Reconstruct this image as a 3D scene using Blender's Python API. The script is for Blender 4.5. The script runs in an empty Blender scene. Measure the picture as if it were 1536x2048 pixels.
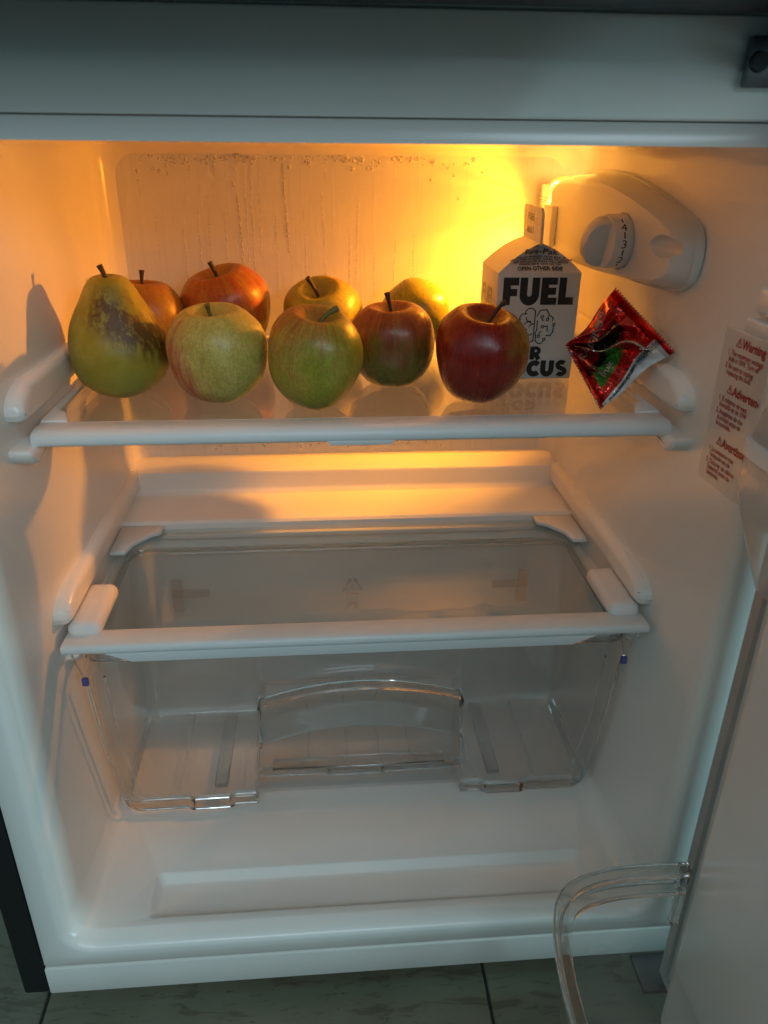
import bpy, bmesh, math, random
from mathutils import Vector, Matrix, Euler, noise

S = bpy.context.scene
COL = S.collection
PI = math.pi

# ------------------------------------------------------------------ camera
CAM = Vector((-0.02312, -0.37899, 0.5885))
YAW, PITCH, ROLL, FPX = 0.08331, 0.44612, 0.01041, 1543.67
cam_d = bpy.data.cameras.new("camera")
cam = bpy.data.objects.new("camera", cam_d)
COL.objects.link(cam)
fwd = Vector((math.sin(YAW) * math.cos(PITCH), math.cos(YAW) * math.cos(PITCH), -math.sin(PITCH)))
rgt = Vector((math.cos(YAW), -math.sin(YAW), 0))
upv = rgt.cross(fwd)
r2 = rgt * math.cos(ROLL) + upv * math.sin(ROLL)
u2 = -rgt * math.sin(ROLL) + upv * math.cos(ROLL)
cam.matrix_world = Matrix(((r2.x, u2.x, -fwd.x, CAM.x), (r2.y, u2.y, -fwd.y, CAM.y), (r2.z, u2.z, -fwd.z, CAM.z), (0, 0, 0, 1)))
cam_d.sensor_fit = 'VERTICAL'
cam_d.sensor_height = 36.0
cam_d.lens = FPX / 2048 * 36.0
cam_d.clip_start = 0.01
cam_d.clip_end = 100
cam_d.dof.use_dof = True
cam_d.dof.focus_distance = 0.56
cam_d.dof.aperture_fstop = 13.0
S.camera = cam

# ------------------------------------------------------------------ light
W = bpy.data.worlds.new("World")
S.world = W
W.use_nodes = True
bg = W.node_tree.nodes['Background']
bg.inputs[0].default_value = (0.52, 0.90, 1.0, 1)
bg.inputs[1].default_value = 0.265
S.view_settings.view_transform = 'Standard'
S.view_settings.look = 'None'
S.view_settings.exposure = 0.0
S.view_settings.gamma = 1.0
cy = S.cycles
cy.use_denoising = True
cy.max_bounces = 14
cy.diffuse_bounces = 6
cy.glossy_bounces = 6
cy.transmission_bounces = 10
cy.transparent_max_bounces = 40
cy.sample_clamp_indirect = 3.0
cy.caustics_reflective = False
cy.caustics_refractive = True
cy.blur_glossy = 0.6


def lamp(name, kind, loc, target, energy, color, **kw):
    d = bpy.data.lights.new(name, kind)
    d.energy = energy
    d.color = color
    for k, v in kw.items():
        setattr(d, k, v)
    o = bpy.data.objects.new(name, d)
    COL.objects.link(o)
    o.location = loc
    if target is not None:
        o.rotation_euler = (Vector(target) - Vector(loc)).to_track_quat('-Z', 'Y').to_euler()
    return o


COOL = (0.70, 0.90, 1.0)
WARM = (1.0, 0.335, 0.02)
# daylight from a high window behind the photographer, two smaller panes beside it
lamp("window_light", 'AREA', (-0.05, -1.64, 1.77), (-0.05, 0.0, 0.30), 8.0, COOL, shape='RECTANGLE', size=0.8, size_y=0.6)
lamp("low_window_light", 'AREA', (0.84, -1.81, 1.23), (-0.05, 0.0, 0.30), 9.0, COOL, shape='RECTANGLE', size=0.8, size_y=0.6)
for wx in (-0.85, -0.50):
    lamp("window_pane_light", 'AREA', (wx, -1.45, 1.60), (0.0, 0.0, 0.40), 0.8, COOL, shape='RECTANGLE', size=0.26, size_y=0.50)
# narrow lamp added at the right, lighting the frame edge through the hinge gap
lamp("frame_edge_fill", 'AREA', (1.30, -0.06, 0.28), (0.2, 0.0, 0.28), 6.0, (0.46, 0.88, 1.0), shape='RECTANGLE', size=0.05, size_y=0.45)
# the refrigerator's bulb: its lens throws most of the light down and forward, the rest leaks sideways
BULB = Vector((0.181, 0.309, 0.545))
lamp("fridge_bulb_light", 'SPOT', BULB, BULB + Vector((-0.30, -0.60, -0.75)), 18.5, WARM, shadow_soft_size=0.008, spot_size=math.radians(174), spot_blend=1.0)
lamp("fridge_bulb_side_light", 'SPOT', BULB, BULB + Vector((-0.90, -0.40, -0.20)), 3.5, WARM, shadow_soft_size=0.0014, spot_size=math.radians(174), spot_blend=1.0)

# ------------------------------------------------------------------ helpers


def link(name, me, mat=None, parent=None):
    o = bpy.data.objects.new(name, me)
    COL.objects.link(o)
    if mat is not None:
        for m in (mat if isinstance(mat, (list, tuple)) else [mat]):
            me.materials.append(m)
    if parent is not None:
        o.parent = parent
    return o


def mk(name, bm, mat, parent=None, angle=35, normals=True):
    if normals:
        bmesh.ops.recalc_face_normals(bm, faces=bm.faces)
    me = bpy.data.meshes.new(name)
    bm.to_mesh(me)
    bm.free()
    if angle:
        for p in me.polygons:
            p.use_smooth = True
        me.set_sharp_from_angle(angle=math.radians(angle))
    return link(name, me, mat, parent)


def tag(o, label, cat, group=None):
    o['label'] = label
    o['category'] = cat
    if group:
        o['group'] = group
    return o


def empty(name, loc):
    o = bpy.data.objects.new(name, None)
    o.empty_display_size = 0.02
    COL.objects.link(o)
    o.location = loc
    return o


def thing(name, loc, label, cat, group=None):
    return tag(empty(name, loc), label, cat, group)


def under(root):
    """parts are written in world coordinates: undo the root's place"""
    bpy.context.view_layer.update()
    inv = Matrix.Translation(root.location).inverted()
    for c in root.children:
        c.matrix_parent_inverse = inv


def rbox(bm, c, s, r=0.002, seg=2):
    """rounded box"""
    t = bmesh.new()
    bmesh.ops.create_cube(t, size=1)
    for v in t.verts:
        v.co = Vector((v.co.x * s[0], v.co.y * s[1], v.co.z * s[2]))
    if r > 0:
        r = min(r, min(s) * 0.49)
        bmesh.ops.bevel(t, geom=list(t.edges) + list(t.verts), offset=r, segments=seg, profile=0.5, affect='EDGES')
    bmesh.ops.translate(t, verts=t.verts, vec=Vector(c))
    me = bpy.data.meshes.new("tmp")
    t.to_mesh(me)
    t.free()
    bm.from_mesh(me)
    bpy.data.meshes.remove(me)
    return bm


def box(c, s, r=0.002, seg=2):
    return rbox(bmesh.new(), c, s, r, seg)


def b2(x0, x1, y0, y1, z0, z1, r=0.002, seg=2, bm=None):
    return rbox(bm or bmesh.new(), ((x0 + x1) / 2, (y0 + y1) / 2, (z0 + z1) / 2), (x1 - x0, y1 - y0, z1 - z0), r, seg)


def ring_rr(w, zb, zt, y, r, n=8):
    """rounded rectangle in the XZ plane"""
    pts = []
    for cx, cz, a0 in ((w - r, zt - r, 0), (-w + r, zt - r, 90), (-w + r, zb + r, 180), (w - r, zb + r, 270)):
        for i in range(n + 1):
            a = math.radians(a0 + 90 * i / n)
            pts.append(Vector((cx + r * math.cos(a), y, cz + r * math.sin(a))))
    return pts


def loft(bm, rings, closed=True, skip=None):
    vs = [[bm.verts.new(p) for p in r] for r in rings]
    n = len(rings[0])
    for i in range(len(rings) - 1):
        for j in range(n if closed else n - 1):
            if skip and skip(i, j):
                continue
            k = (j + 1) % n
            bm.faces.new((vs[i][j], vs[i][k], vs[i + 1][k], vs[i + 1][j]))
    return vs


def extrude_x(bm, prof, x0, x1, close=True):
    """prof: (y,z) list, swept along X"""
    a = [bm.verts.new((x0, y, z)) for y, z in prof]
    b = [bm.verts.new((x1, y, z)) for y, z in prof]
    n = len(prof)
    for i in range(n if close else n - 1):
        k = (i + 1) % n
        bm.faces.new((a[i], a[k], b[k], b[i]))
    if close:
        bm.faces.new(a[::-1])
        bm.faces.new(b)
    return bm


def prism(bm, poly, axis, a, b):
    """poly of 2-D points pushed along an axis; axis 'z': (x,y), 'y': (x,z), 'x': (y,z)"""
    def P(p, t):
        return {'z': (p[0], p[1], t), 'y': (p[0], t, p[1]), 'x': (t, p[0], p[1])}[axis]
    A = [bm.verts.new(P(p, a)) for p in poly]
    B = [bm.verts.new(P(p, b)) for p in poly]
    n = len(poly)
    for i in range(n):
        bm.faces.new((A[i], A[(i + 1) % n], B[(i + 1) % n], B[i]))
    bm.faces.new(A[::-1])
    bm.faces.new(B)
    return bm


def bev(bm, r, seg=2, ang=30):
    bmesh.ops.recalc_face_normals(bm, faces=bm.faces)
    es = [e for e in bm.edges if len(e.link_faces) == 2 and e.calc_face_angle(0) > math.radians(ang)]
    bmesh.ops.bevel(bm, geom=es, offset=r, segments=seg, profile=0.5, affect='EDGES')
    return bm


def sweep(bm, path, sect, up=Vector((0, 0, 1)), closed=False, cap=True):
    """sect: (n,b) offsets; n lies sideways of the path in the plane normal to up"""
    rings = []
    m = len(path)
    for i, p in enumerate(path):
        if closed:
            t = path[(i + 1) % m] - path[i - 1]
        else:
            t = path[min(i + 1, m - 1)] - path[max(i - 1, 0)]
        t = t.normalized()
        nn = t.cross(up).normalized()
        bb = nn.cross(t).normalized()
        rings.append([bm.verts.new(p + nn * a + bb * b) for a, b in sect])
    k = len(sect)
    for i in range(m if closed else m - 1):
        A, B = rings[i], rings[(i + 1) % m]
        for j in range(k):
            bm.faces.new((A[j], A[(j + 1) % k], B[(j + 1) % k], B[j]))
    if cap and not closed:
        bm.faces.new(rings[0][::-1])
        bm.faces.new(rings[-1])
    return bm


def tube(bm, pts, rad, n=8):
    rings = []
    for i, p in enumerate(pts):
        t = (pts[min(i + 1, len(pts) - 1)] - pts[max(i - 1, 0)]).normalized()
        a = t.orthogonal().normalized() if i == 0 else (a - t * a.dot(t)).normalized()
        b = t.cross(a)
        r = rad[i] if isinstance(rad, (list, tuple)) else rad
        rings.append([bm.verts.new(p + (a * math.cos(2 * PI * j / n) + b * math.sin(2 * PI * j / n)) * r) for j in range(n)])
    for A, B in zip(rings, rings[1:]):
        for j in range(n):
            bm.faces.new((A[j], A[(j + 1) % n], B[(j + 1) % n], B[j]))
    bm.faces.new(rings[0][::-1])
    bm.faces.new(rings[-1])
    return bm


def smooth_path(pts, r, n=6):
    """round the corners of an open polyline"""
    out = [pts[0]]
    for a, b, c in zip(pts, pts[1:], pts[2:]):
        d1, d2 = (a - b), (c - b)
        k = min(r, d1.length * 0.49, d2.length * 0.49)
        p, q = b + d1.normalized() * k, b + d2.normalized() * k
        for i in range(n + 1):
            t = i / n
            out.append(p * (1 - t) ** 2 + b * 2 * t * (1 - t) + q * t * t)
    out.append(pts[-1])
    return out


# ------------------------------------------------------------------ materials
class NT:
    def __init__(self, name):
        self.m = bpy.data.materials.new(name)
        self.m.use_nodes = True
        self.t = self.m.node_tree
        self.out = self.t.nodes['Material Output']
        self.b = self.t.nodes['Principled BSDF']

    def n(self, kind, ins=None, **props):
        d = self.t.nodes.new('ShaderNode' + kind)
        for k, v in props.items():
            setattr(d, k, v)
        for k, v in (ins or {}).items():
            self.set(d.inputs[k], v)
        return d

    def set(self, sock, v):
        if hasattr(v, 'outputs'):
            v = v.outputs[0]
        if isinstance(v, bpy.types.NodeSocket):
            self.t.links.new(v, sock)
        else:
            if isinstance(v, (tuple, list)) and len(v) == 3 and sock.type == 'RGBA':
                v = (*v, 1)
            sock.default_value = v

    def p(self, **kw):
        for k, v in kw.items():
            self.set(self.b.inputs[k.replace('_', ' ')], v)
        return self

    def math(self, op, a, b=0.0, c=0.0, clamp=False):
        d = self.n('Math', operation=op, use_clamp=clamp)
        self.set(d.inputs[0], a)
        self.set(d.inputs[1], b)
        self.set(d.inputs[2], c)
        return d.outputs[0]

    def mix(self, f, a, b):
        d = self.n('Mix', data_type='RGBA')
        self.set(d.inputs[0], f)
        self.set(d.inputs[6], a)
        self.set(d.inputs[7], b)
        return d.outputs[2]

    def ramp(self, f, lo, hi, a=0.0, b=1.0):
        d = self.n('MapRange', {0: f, 1: lo, 2: hi, 3: a, 4: b}, interpolation_type='SMOOTHSTEP')
        return d.outputs[0]

    def fresnel(self, f0=0.04, normal=None):
        """Schlick reflectance, the same from both sides of a thin pane"""
        lw = self.n('LayerWeight', {'Blend': 0.5})
        if normal is not None:
            self.set(lw.inputs['Normal'], normal)
        return self.math('ADD', self.math('MULTIPLY', self.math('POWER', lw.outputs['Facing'], 5.0), 1 - f0), f0, clamp=True)

    def obj(self):
        return self.n('TexCoord').outputs['Object']

    def noise(self, vec, scale, detail=3, rough=0.5):
        return self.n('TexNoise', {'Vector': vec, 'Scale': scale, 'Detail': detail, 'Roughness': rough}).outputs[0]

    def bump(self, h, strength=0.1, dist=0.001):
        return self.n('Bump', {'Height': h, 'Strength': strength, 'Distance': dist}).outputs[0]


def simple(name, col, rough=0.4, bump=0.0, scale=300, var=0.0, **kw):
    t = NT(name)
    t.p(Base_Color=(*col, 1), Roughness=rough, **kw)
    v = t.obj()
    if var:
        f = t.noise(v, scale * 0.05, 4)
        t.p(Base_Color=t.mix(t.ramp(f, 0.3, 0.7), tuple(c * (1 - var) for c in col), tuple(min(1, c * (1 + var)) for c in col)))
        t.p(Roughness=t.ramp(f, 0.2, 0.8, rough * 0.85, rough * 1.2))
    if bump:
        t.p(Normal=t.bump(t.noise(v, scale, 2), bump, 0.0004))
    return t.m


WHITE = simple("white_liner_plastic", (0.82, 0.79, 0.745), 0.23, 0.06, 180, 0.03)
WALLBACK = None
TRIM = simple("white_trim_plastic", (0.72, 0.73, 0.72), 0.36, 0.05, 500, 0.02)
PADM = simple("textured_white_plastic", (0.74, 0.72, 0.70), 0.55, 0.5, 1400, 0.03)
BLACK = simple("black_cabinet_steel", (0.008, 0.009, 0.011), 0.45, 0.15, 900, 0.1)
GASKET = simple("grey_rubber_gasket", (0.42, 0.42, 0.41), 0.55, 0.1, 600, 0.05)
DARKG = simple("dark_rubber_gasket", (0.02, 0.022, 0.024), 0.5, 0.1, 600, 0.05)
STEEL = simple("dark_plated_steel", (0.16, 0.17, 0.18), 0.32, 0.2, 800, 0.05, Metallic=1.0)
INK = simple("black_ink", (0.012, 0.011, 0.012), 0.5)
REDINK = simple("red_ink", (0.42, 0.03, 0.02), 0.5)


def clear(name, tint=(0.965, 0.97, 0.965), rough=0.04, ior=1.5, haze=0.0):
    t = NT(name)
    tr = t.n('BsdfTransparent', {'Color': (*tint, 1)})
    gl = t.n('BsdfGlossy', {'Color': (1, 1, 1, 1), 'Roughness': rough})
    v = t.obj()
    t.set(gl.inputs['Normal'], t.bump(t.noise(v, 26, 2), 0.12, 0.004))
    fr = t.fresnel(((ior - 1) / (ior + 1)) ** 2)
    base = tr
    if haze:
        df = t.n('BsdfTranslucent', {'Color': (0.8, 0.8, 0.8, 1)})
        d2 = t.n('BsdfDiffuse', {'Color': (0.75, 0.76, 0.76, 1)})
        hz = t.n('MixShader', {0: 0.5, 1: df, 2: d2})
        base = t.n('MixShader', {0: haze, 1: tr, 2: hz})
    mx = t.n('MixShader', {0: fr, 1: base, 2: gl})
    t.set(t.out.inputs['Surface'], mx)
    return t.m


def refr(name, col=(0.90, 0.915, 0.91), rough=0.02, ior=1.49):
    t = NT(name)
    t.p(Base_Color=(*col, 1), Roughness=rough, IOR=ior, Transmission_Weight=1.0)
    t.p(Normal=t.bump(t.noise(t.obj(), 60, 2), 0.1, 0.002))
    return t.m


CLEAR = clear("clear_thin_plastic", haze=0.10)
CLEARBIN = clear("clear_drawer_plastic", (0.955, 0.96, 0.96), 0.05, 1.6, haze=0.095)
GLASSM = clear("shelf_glass", (0.95, 0.965, 0.955), 0.01, 1.56, haze=0.025)
THICK = refr("thick_clear_plastic")
FROST = clear("cloudy_bin_plastic", (0.94, 0.93, 0.91), 0.12, 1.6, haze=0.42)
SLATM = clear("streak_slat_plastic", (0.78, 0.72, 0.60), 0.1, 1.5)
FROSTTAB = clear("smoky_tab_plastic", (0.91, 0.90, 0.89), 0.2, 1.5, haze=0.05)
VIOLET = simple("refraction_violet", (0.10, 0.08, 0.28), 0.25)
t = NT("water_beads")
t.p(Base_Color=(0.95, 0.95, 0.95, 1), Roughness=0.10, Subsurface_Weight=1.0, Subsurface_Radius=(1.0, 1.0, 1.0), Subsurface_Scale=0.004)
t.set(t.out.inputs['Surface'], t.n('MixShader', {0: 0.50, 1: t.n('BsdfTransparent', {'Color': (1, 1, 1, 1)}), 2: t.b}))
WATER = t.m

# ------------------------------------------------------------------ room floor
t = NT("stone_floor_tile")
v = t.obj()
mp = t.n('Mapping', {'Vector': v, 'Scale': (16, 75, 16)})
wn = t.noise(v, 7, 3)
mp2 = t.n('VectorMath', {0: mp, 1: t.n('VectorMath', {0: t.n('TexNoise', {'Vector': v, 'Scale': 14}).outputs[1], 1: (1.6, 1.6, 1.6)}, operation='MULTIPLY')}, operation='ADD')
vein = t.noise(mp2, 1.6, 6, 0.62)
f1 = t.ramp(vein, 0.53, 0.63)
fl = t.noise(mp2, 5.0, 5, 0.7)
f2 = t.ramp(fl, 0.60, 0.68)
col = t.mix(t.ramp(wn, 0.3, 0.7), (0.135, 0.130, 0.085), (0.19, 0.185, 0.13))
col = t.mix(t.math('MULTIPLY', f1, 0.55), col, (0.075, 0.065, 0.038))
col = t.mix(t.math('MULTIPLY', f2, 0.6), col, (0.035, 0.028, 0.017))
t.p(Base_Color=col, Roughness=t.ramp(vein, 0.3, 0.7, 0.3, 0.5), Normal=t.bump(fl, 0.08, 0.0006))
TILE = t.m
GROUT = simple("dark_grout", (0.03, 0.03, 0.027), 0.9, 0.3, 500)
bm = bmesh.new()
bmesh.ops.create_grid(bm, x_segments=1, y_segments=1, size=4.0)
bmesh.ops.translate(bm, verts=bm.verts, vec=(0, 0, -0.0022))
fl = mk("floor", bm, GROUT)
fl['kind'] = 'structure'
TS = 0.3345
proto = box((0, 0, -0.004), (TS - 0.0024, TS - 0.0024, 0.008), 0.0008, 1)
me_t = bpy.data.meshes.new("floor_tile")
proto.to_mesh(me_t)
proto.free()
me_t.materials.append(TILE)
for i in range(-2, 3):
    for j in range(-2, 2):
        o = link("floor_tile", me_t, None, fl)
        o.location = (0.0915 + TS * (i + 0.5) - TS, -0.08 + TS * (j + 0.5) - 0.1, 0.0)

# ------------------------------------------------------------------ refrigerator
FR = thing("mini_refrigerator", (0, 0.2, 0), "open white-lined compact refrigerator with black cabinet, lit orange from inside", "refrigerator")
ZB, ZT = 0.068, 0.592
# cabinet shell
bm = bmesh.new()
b2(-0.2535, -0.2352, 0.0, 0.47, 0.02, 0.90, 0.002, 2, bm)
mk("side_panel", bm, BLACK, FR)
mk("side_panel", b2(0.2352, 0.2535, 0.0, 0.47, 0.02, 0.90, 0.002), BLACK, FR)
mk("back_cover", b2(-0.235, 0.235, 0.44, 0.469, 0.02, 0.90, 0.002), BLACK, FR)
mk("top_panel", b2(-0.235, 0.235, 0.001, 0.439, 0.88, 0.90, 0.002), BLACK, FR)
for sx in (-0.21, 0.21):
    bm = bmesh.new()
    bmesh.ops.create_cone(bm, cap_ends=True, segments=20, radius1=0.014, radius2=0.012, depth=0.0195)
    bmesh.ops.translate(bm, verts=bm.verts, vec=(sx, 0.06, 0.0102))
    mk("foot", bm, DARKG, FR)
# front frame (bull-nosed lip)
NR = 8
rings = [ring_rr(0.2346, 0.0476, 0.598, 0.02, 0.003, NR), ring_rr(0.2346, 0.0476, 0.598, 0.0012, 0.003, NR), ring_rr(0.2336, 0.0486, 0.597, 0.0, 0.003, NR),
         ring_rr(0.2205, 0.0605, 0.5882, 0.0, 0.024, NR), ring_rr(0.2180, 0.0620, 0.5884, 0.0006, 0.022, NR),
         ring_rr(0.2160, 0.0638, 0.5888, 0.0025, 0.021, NR), ring_rr(0.2146, 0.0657, 0.5896, 0.006, 0.020, NR), ring_rr(0.2138, 0.0676, 0.591, 0.014, 0.019, NR)]
bm = bmesh.new()
loft(bm, rings)
mk("front_frame", bm, WHITE, FR, 50)
# liner walls; floor strip left out where the recess goes
rings = [ring_rr(0.2138, 0.0676, 0.591, 0.014, 0.019, NR), ring_rr(0.2075, ZB, ZT, 0.12, 0.016, NR), ring_rr(0.2055, ZB, ZT, 0.25, 0.015, NR), ring_rr(0.2050, ZB, ZT, 0.322, 0.015, NR),
         ring_rr(0.2034, ZB + .002, ZT - .002, 0.333, 0.016, NR), ring_rr(0.1990, ZB + .006, ZT - .006, 0.339, 0.017, NR), ring_rr(0.1920, ZB + .012, ZT - .013, 0.342, 0.018, NR)]
bot = 2 * (NR + 1) + NR  # the segment along the floor between the two lower corners
bm = bmesh.new()
vs = loft(bm, rings, True, lambda i, j: i == 0 and j == bot)
# recess
A, B = vs[0][bot], vs[0][bot + 1]
C_, D = vs[1][bot + 1], vs[1][bot]


def rr_xy(cx, cy_, hx, hy, r, z, n=5):
    pts = []
    for sx, sy, a0 in ((1, 1, 0), (-1, 1, 90), (-1, -1, 180), (1, -1, 270)):
        for i in range(n + 1):
            a = math.radians(a0 + 90 * i / n)
            pts.append(Vector((cx + sx * (hx - r) + r * math.cos(a), cy_ + sy * (hy - r) + r * math.sin(a), z)))
    return pts


RX, RY = 0.007, 0.0395
zf = 0.0678
rec = [rr_xy(RX, RY, 0.1705, 0.0205, 0.004, zf), rr_xy(RX, RY, 0.1690, 0.0190, 0.004, zf - .0008), rr_xy(RX, RY, 0.1655, 0.0145, 0.004, zf - .0062), rr_xy(RX, RY, 0.1638, 0.0128, 0.004, zf - .0070)]
rv = loft(bm, rec)
bm.faces.new(rv[-1])
eds = []
outer = [A, B, C_, D]
for a, b in zip(outer, outer[1:] + outer[:1]):
    e = bm.edges.get((a, b)) or bm.edges.new((a, b))
    eds.append(e)
for a, b in zip(rv[0], rv[0][1:] + rv[0][:1]):
    eds.append(bm.edges.get((a, b)))
bmesh.ops.triangle_fill(bm, use_beauty=True, use_dissolve=False, edges=eds)
mk("inner_liner", bm, WHITE, FR, 40)
# back plate with condensation streaks
t = NT("back_plate_plastic")
v = t.obj()
st = t.noise(t.n('Mapping', {'Vector': v, 'Scale': (260, 1, 7)}), 1.0, 4, 0.6)
st2 = t.noise(t.n('Mapping', {'Vector': v, 'Scale': (900, 1, 60)}), 1.0, 3, 0.6)
hh = t.math('ADD', t.math('MULTIPLY', t.ramp(st, 0.5, 0.75), 0.6), t.math('MULTIPLY', st2, 0.25))
t.p(Base_Color=(0.78, 0.78, 0.76, 1), Roughness=t.ramp(st, 0.4, 0.7, 0.38, 0.2), Normal=t.bump(hh, 0.16, 0.0005))
WALLBACK = t.m
bm = bmesh.new()
bm.faces.new([bm.verts.new(p) for p in ring_rr(0.1920, ZB + .012, ZT - .013, 0.342, 0.018, NR)])
mk("back_plate", bm, WALLBACK, FR, 0)
# stepped hump above the compressor
prof = [(.344, .3095), (.334, .3092), (.324, .3070), (.316, .3048), (.3128, .3032), (.3115, .3000), (.3110, .2885), (.3098, .2850), (.3070, .2825), (.302, .2815),
        (.259, .2812), (.2555, .2803), (.2535, .2780), (.2530, .270), (.2530, .105), (.2515, .088), (.2465, .0765), (.238, .0695), (.230, .0665), (.230, .060), (.344, .060)]
bm = extrude_x(bmesh.new(), prof, -0.2058, 0.2058)
mk("compressor_step", bm, WHITE, FR, 30)
# top band, bottom trim, freezer door
mk("crossbar", b2(-0.2346, 0.2346, 0.0030, 0.05, 0.5986, 0.6400, 0.0012), WHITE, FR)
mk("bottom_trim", b2(-0.2346, 0.2346, -0.001, 0.02, 0.020, 0.0470, 0.0010), WHITE, FR)
mk("freezer_wall", b2(-0.2346, 0.2346, 0.01, 0.43, 0.641, 0.655, 0.001), WHITE, FR)
fd = mk("freezer_door", b2(-0.2535, 0.2535, -0.095, -0.014, 0.6385, 0.90, 0.004, 3), BLACK, FR)
mk("gasket", b2(-0.235, 0.235, -0.0138, 0.001, 0.6405, 0.655, 0.003), DARKG, fd)
# middle hinge on the crossbar
bm = b2(0.166, 0.232, -0.004, 0.001, 0.612, 0.632, 0.0012)
hinge = mk("hinge", bm, STEEL, FR)
bm = bmesh.new()
b2(0.172, 0.262, -0.045, -0.003, 0.6302, 0.6335, 0.001, 2, bm)
mk("hinge_arm", bm, STEEL, hinge)
for hx in (0.1705, 0.205):
    bm = bmesh.new()
    bmesh.ops.create_cone(bm, cap_ends=True, segments=18, radius1=0.0045, radius2=0.0038, depth=0.003, matrix=Matrix.Translation((hx, -0.0052, 0.622)) @ Matrix.Rotation(PI / 2, 4, 'X'))
    mk("screw", bm, DARKG, hinge)
mk("hinge", b2(0.205, 0.245, -0.03, 0.0, 0.0135, 0.0180, 0.001), STEEL, FR)

# moulded rails on the side walls
def rail(y0, y1, z0, z1, side, prot):
    h = z1 - z0
    poly = [(y0 + .022, z1), (y0 + .006, z0 + .72 * h), (y0, z0 + .35 * h), (y0 + .003, z0 + .06 * h), (y0 + .010, z0), (y1, z0), (y1, z1)]
    bm = prism(bmesh.new(), poly, 'x', side * (0.2085 - prot), side * 0.2165)
    bev(bm, min(.0065, prot * .6), 4)
    return mk("shelf_rail", bm, WHITE, FR, 50)


for s in (-1, 1):
    rail(0.078, 0.315, 0.2865, 0.3075, s, 0.0100)
    rail(0.085, 0.24, 0.252, 0.2620, s, 0.0090)
    rail(0.070, 0.335, 0.4345, 0.4565, s, 0.0090)
    # lower support: a short bracket running to a point
    bm = prism(bmesh.new(), [(0.066, 0.4205), (0.067, 0.4160), (0.071, 0.4110), (0.077, 0.4085), (0.084, 0.4100), (0.130, 0.4195), (0.132, 0.4205)], 'x', s * 0.197, s * 0.2165)
    bev(bm, 0.003, 3)
    mk("rail_bracket", bm, WHITE, FR, 50)

# ------------------------------------------------------------------ thermostat housing
base = [(.333, .500), (.335, .530), (.333, .556), (.315, .569), (.28, .5735), (.22, .5730), (.175, .5665), (.130, .5570), (.103, .5480), (.0925, .5360), (.0935, .517), (.104, .506), (.125, .5010), (.200, .4975), (.30, .4970)]
top = [(.300, .508), (.302, .530), (.300, .550), (.288, .561), (.26, .5655), (.215, .5655), (.175, .5600), (.138, .5510), (.116, .5430), (.107, .5340), (.1080, .520), (.117, .5115), (.135, .5080), (.200, .5050), (.28, .5045)]


def closed_spline(pts, n=5):
    out = []
    m = len(pts)
    for i in range(m):
        p0, p1, p2, p3 = (Vector(pts[(i + k - 1) % m]) for k in range(4))
        for k in range(n):
            u = k / n
            out.append(0.5 * ((2 * p1) + (-p0 + p2) * u + (2 * p0 - 5 * p1 + 4 * p2 - p3) * u * u + (-p0 + 3 * p1 - 3 * p2 + p3) * u ** 3))
    return out


base = [(y, .5350 + (z - .5355) * .93) for y, z in base]
top = [(y, .5350 + (z - .5355) * .93) for y, z in top]
bs, ts = closed_spline(base), closed_spline(top)


def hring(f, x, grow=0.0):
    c = Vector((0.21, 0.534))
    out = []
    for a, b in zip(bs, ts):
        p = a.lerp(b, f)
        d = (p - c).normalized() * grow
        out.append(Vector((x + f * (.30 - p.x) * .125, p.x + d.x, p.y + d.y)))
    return out


bm = bmesh.new()
rg = [hring(0, .2085), hring(0, .2040, .0006), hring(0, .2025, .0002), hring(0.10, .2018, 0), hring(0.16, .2008, -.0002), hring(0.50, .1860, .001), hring(0.78, .1745, .0012), hring(0.92, .1700, .0006), hring(1.0, .1683, -.001), hring(1.0, .1675, -.004)]
vv = loft(bm, rg)
bm.faces.new(vv[0][::-1])
bm.faces.new(vv[-1])
housing = mk("thermostat_housing", bm, TRIM, FR, 45)


def carve(o, cutters):
    """boolean-subtract the closed meshes and keep the result"""
    par, o.parent = o.parent, None
    for c in cutters:
        md = o.modifiers.new("b", 'BOOLEAN')
        md.operation = 'DIFFERENCE'
        md.object = c
        md.solver = 'EXACT'
    bpy.context.view_layer.update()
    dg = bpy.context.evaluated_depsgraph_get()
    me = bpy.data.meshes.new_from_object(o.evaluated_get(dg))
    o.modifiers.clear()
    old = o.data
    o.data = me
    bpy.data.meshes.remove(old)
    me.set_sharp_from_angle(angle=math.radians(40))
    o.parent = par
    for c in cutters:
        d = c.data
        bpy.data.objects.remove(c)
        bpy.data.meshes.remove(d)


cut = []
bm = bmesh.new()   # lamp compartment open to the rear left
b2(0.160, 0.203, 0.292, 0.329, 0.524, 0.5655, 0.004, 2, bm)
cut.append(mk("c1", bm, TRIM))
bm = bmesh.new()   # oval screw well
bmesh.ops.create_uvsphere(bm, u_segments=32, v_segments=16, radius=1)
bmesh.ops.transform(bm, verts=bm.verts, matrix=Matrix.Translation((0.1905, 0.1140, 0.5315)) @ Matrix.Rotation(math.radians(25), 4, 'Z') @ Matrix.Diagonal((0.0080, 0.0175, 0.0068, 1)))
cut.append(mk("c2", bm, TRIM))
DM = Matrix.Translation((0.1825, 0.1670, 0.5288)) @ Matrix.Rotation(math.radians(7.2), 4, 'Z')   # dial axis is its -X
bm = bmesh.new()   # round seat of the dial
bmesh.ops.create_cone(bm, cap_ends=True, segments=48, radius1=0.0188, radius2=0.0188, depth=0.008, matrix=DM @ Matrix.Rotation(PI / 2, 4, 'Y'))
cut.append(mk("c3", bm, TRIM))
carve(housing, cut)
# raised end plate and little groove ridge
bm = b2(0.1650, 0.1700, 0.2755, 0.2995, 0.5125, 0.5440, 0.0012)
mk("end_plate", bm, TRIM, housing)
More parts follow.
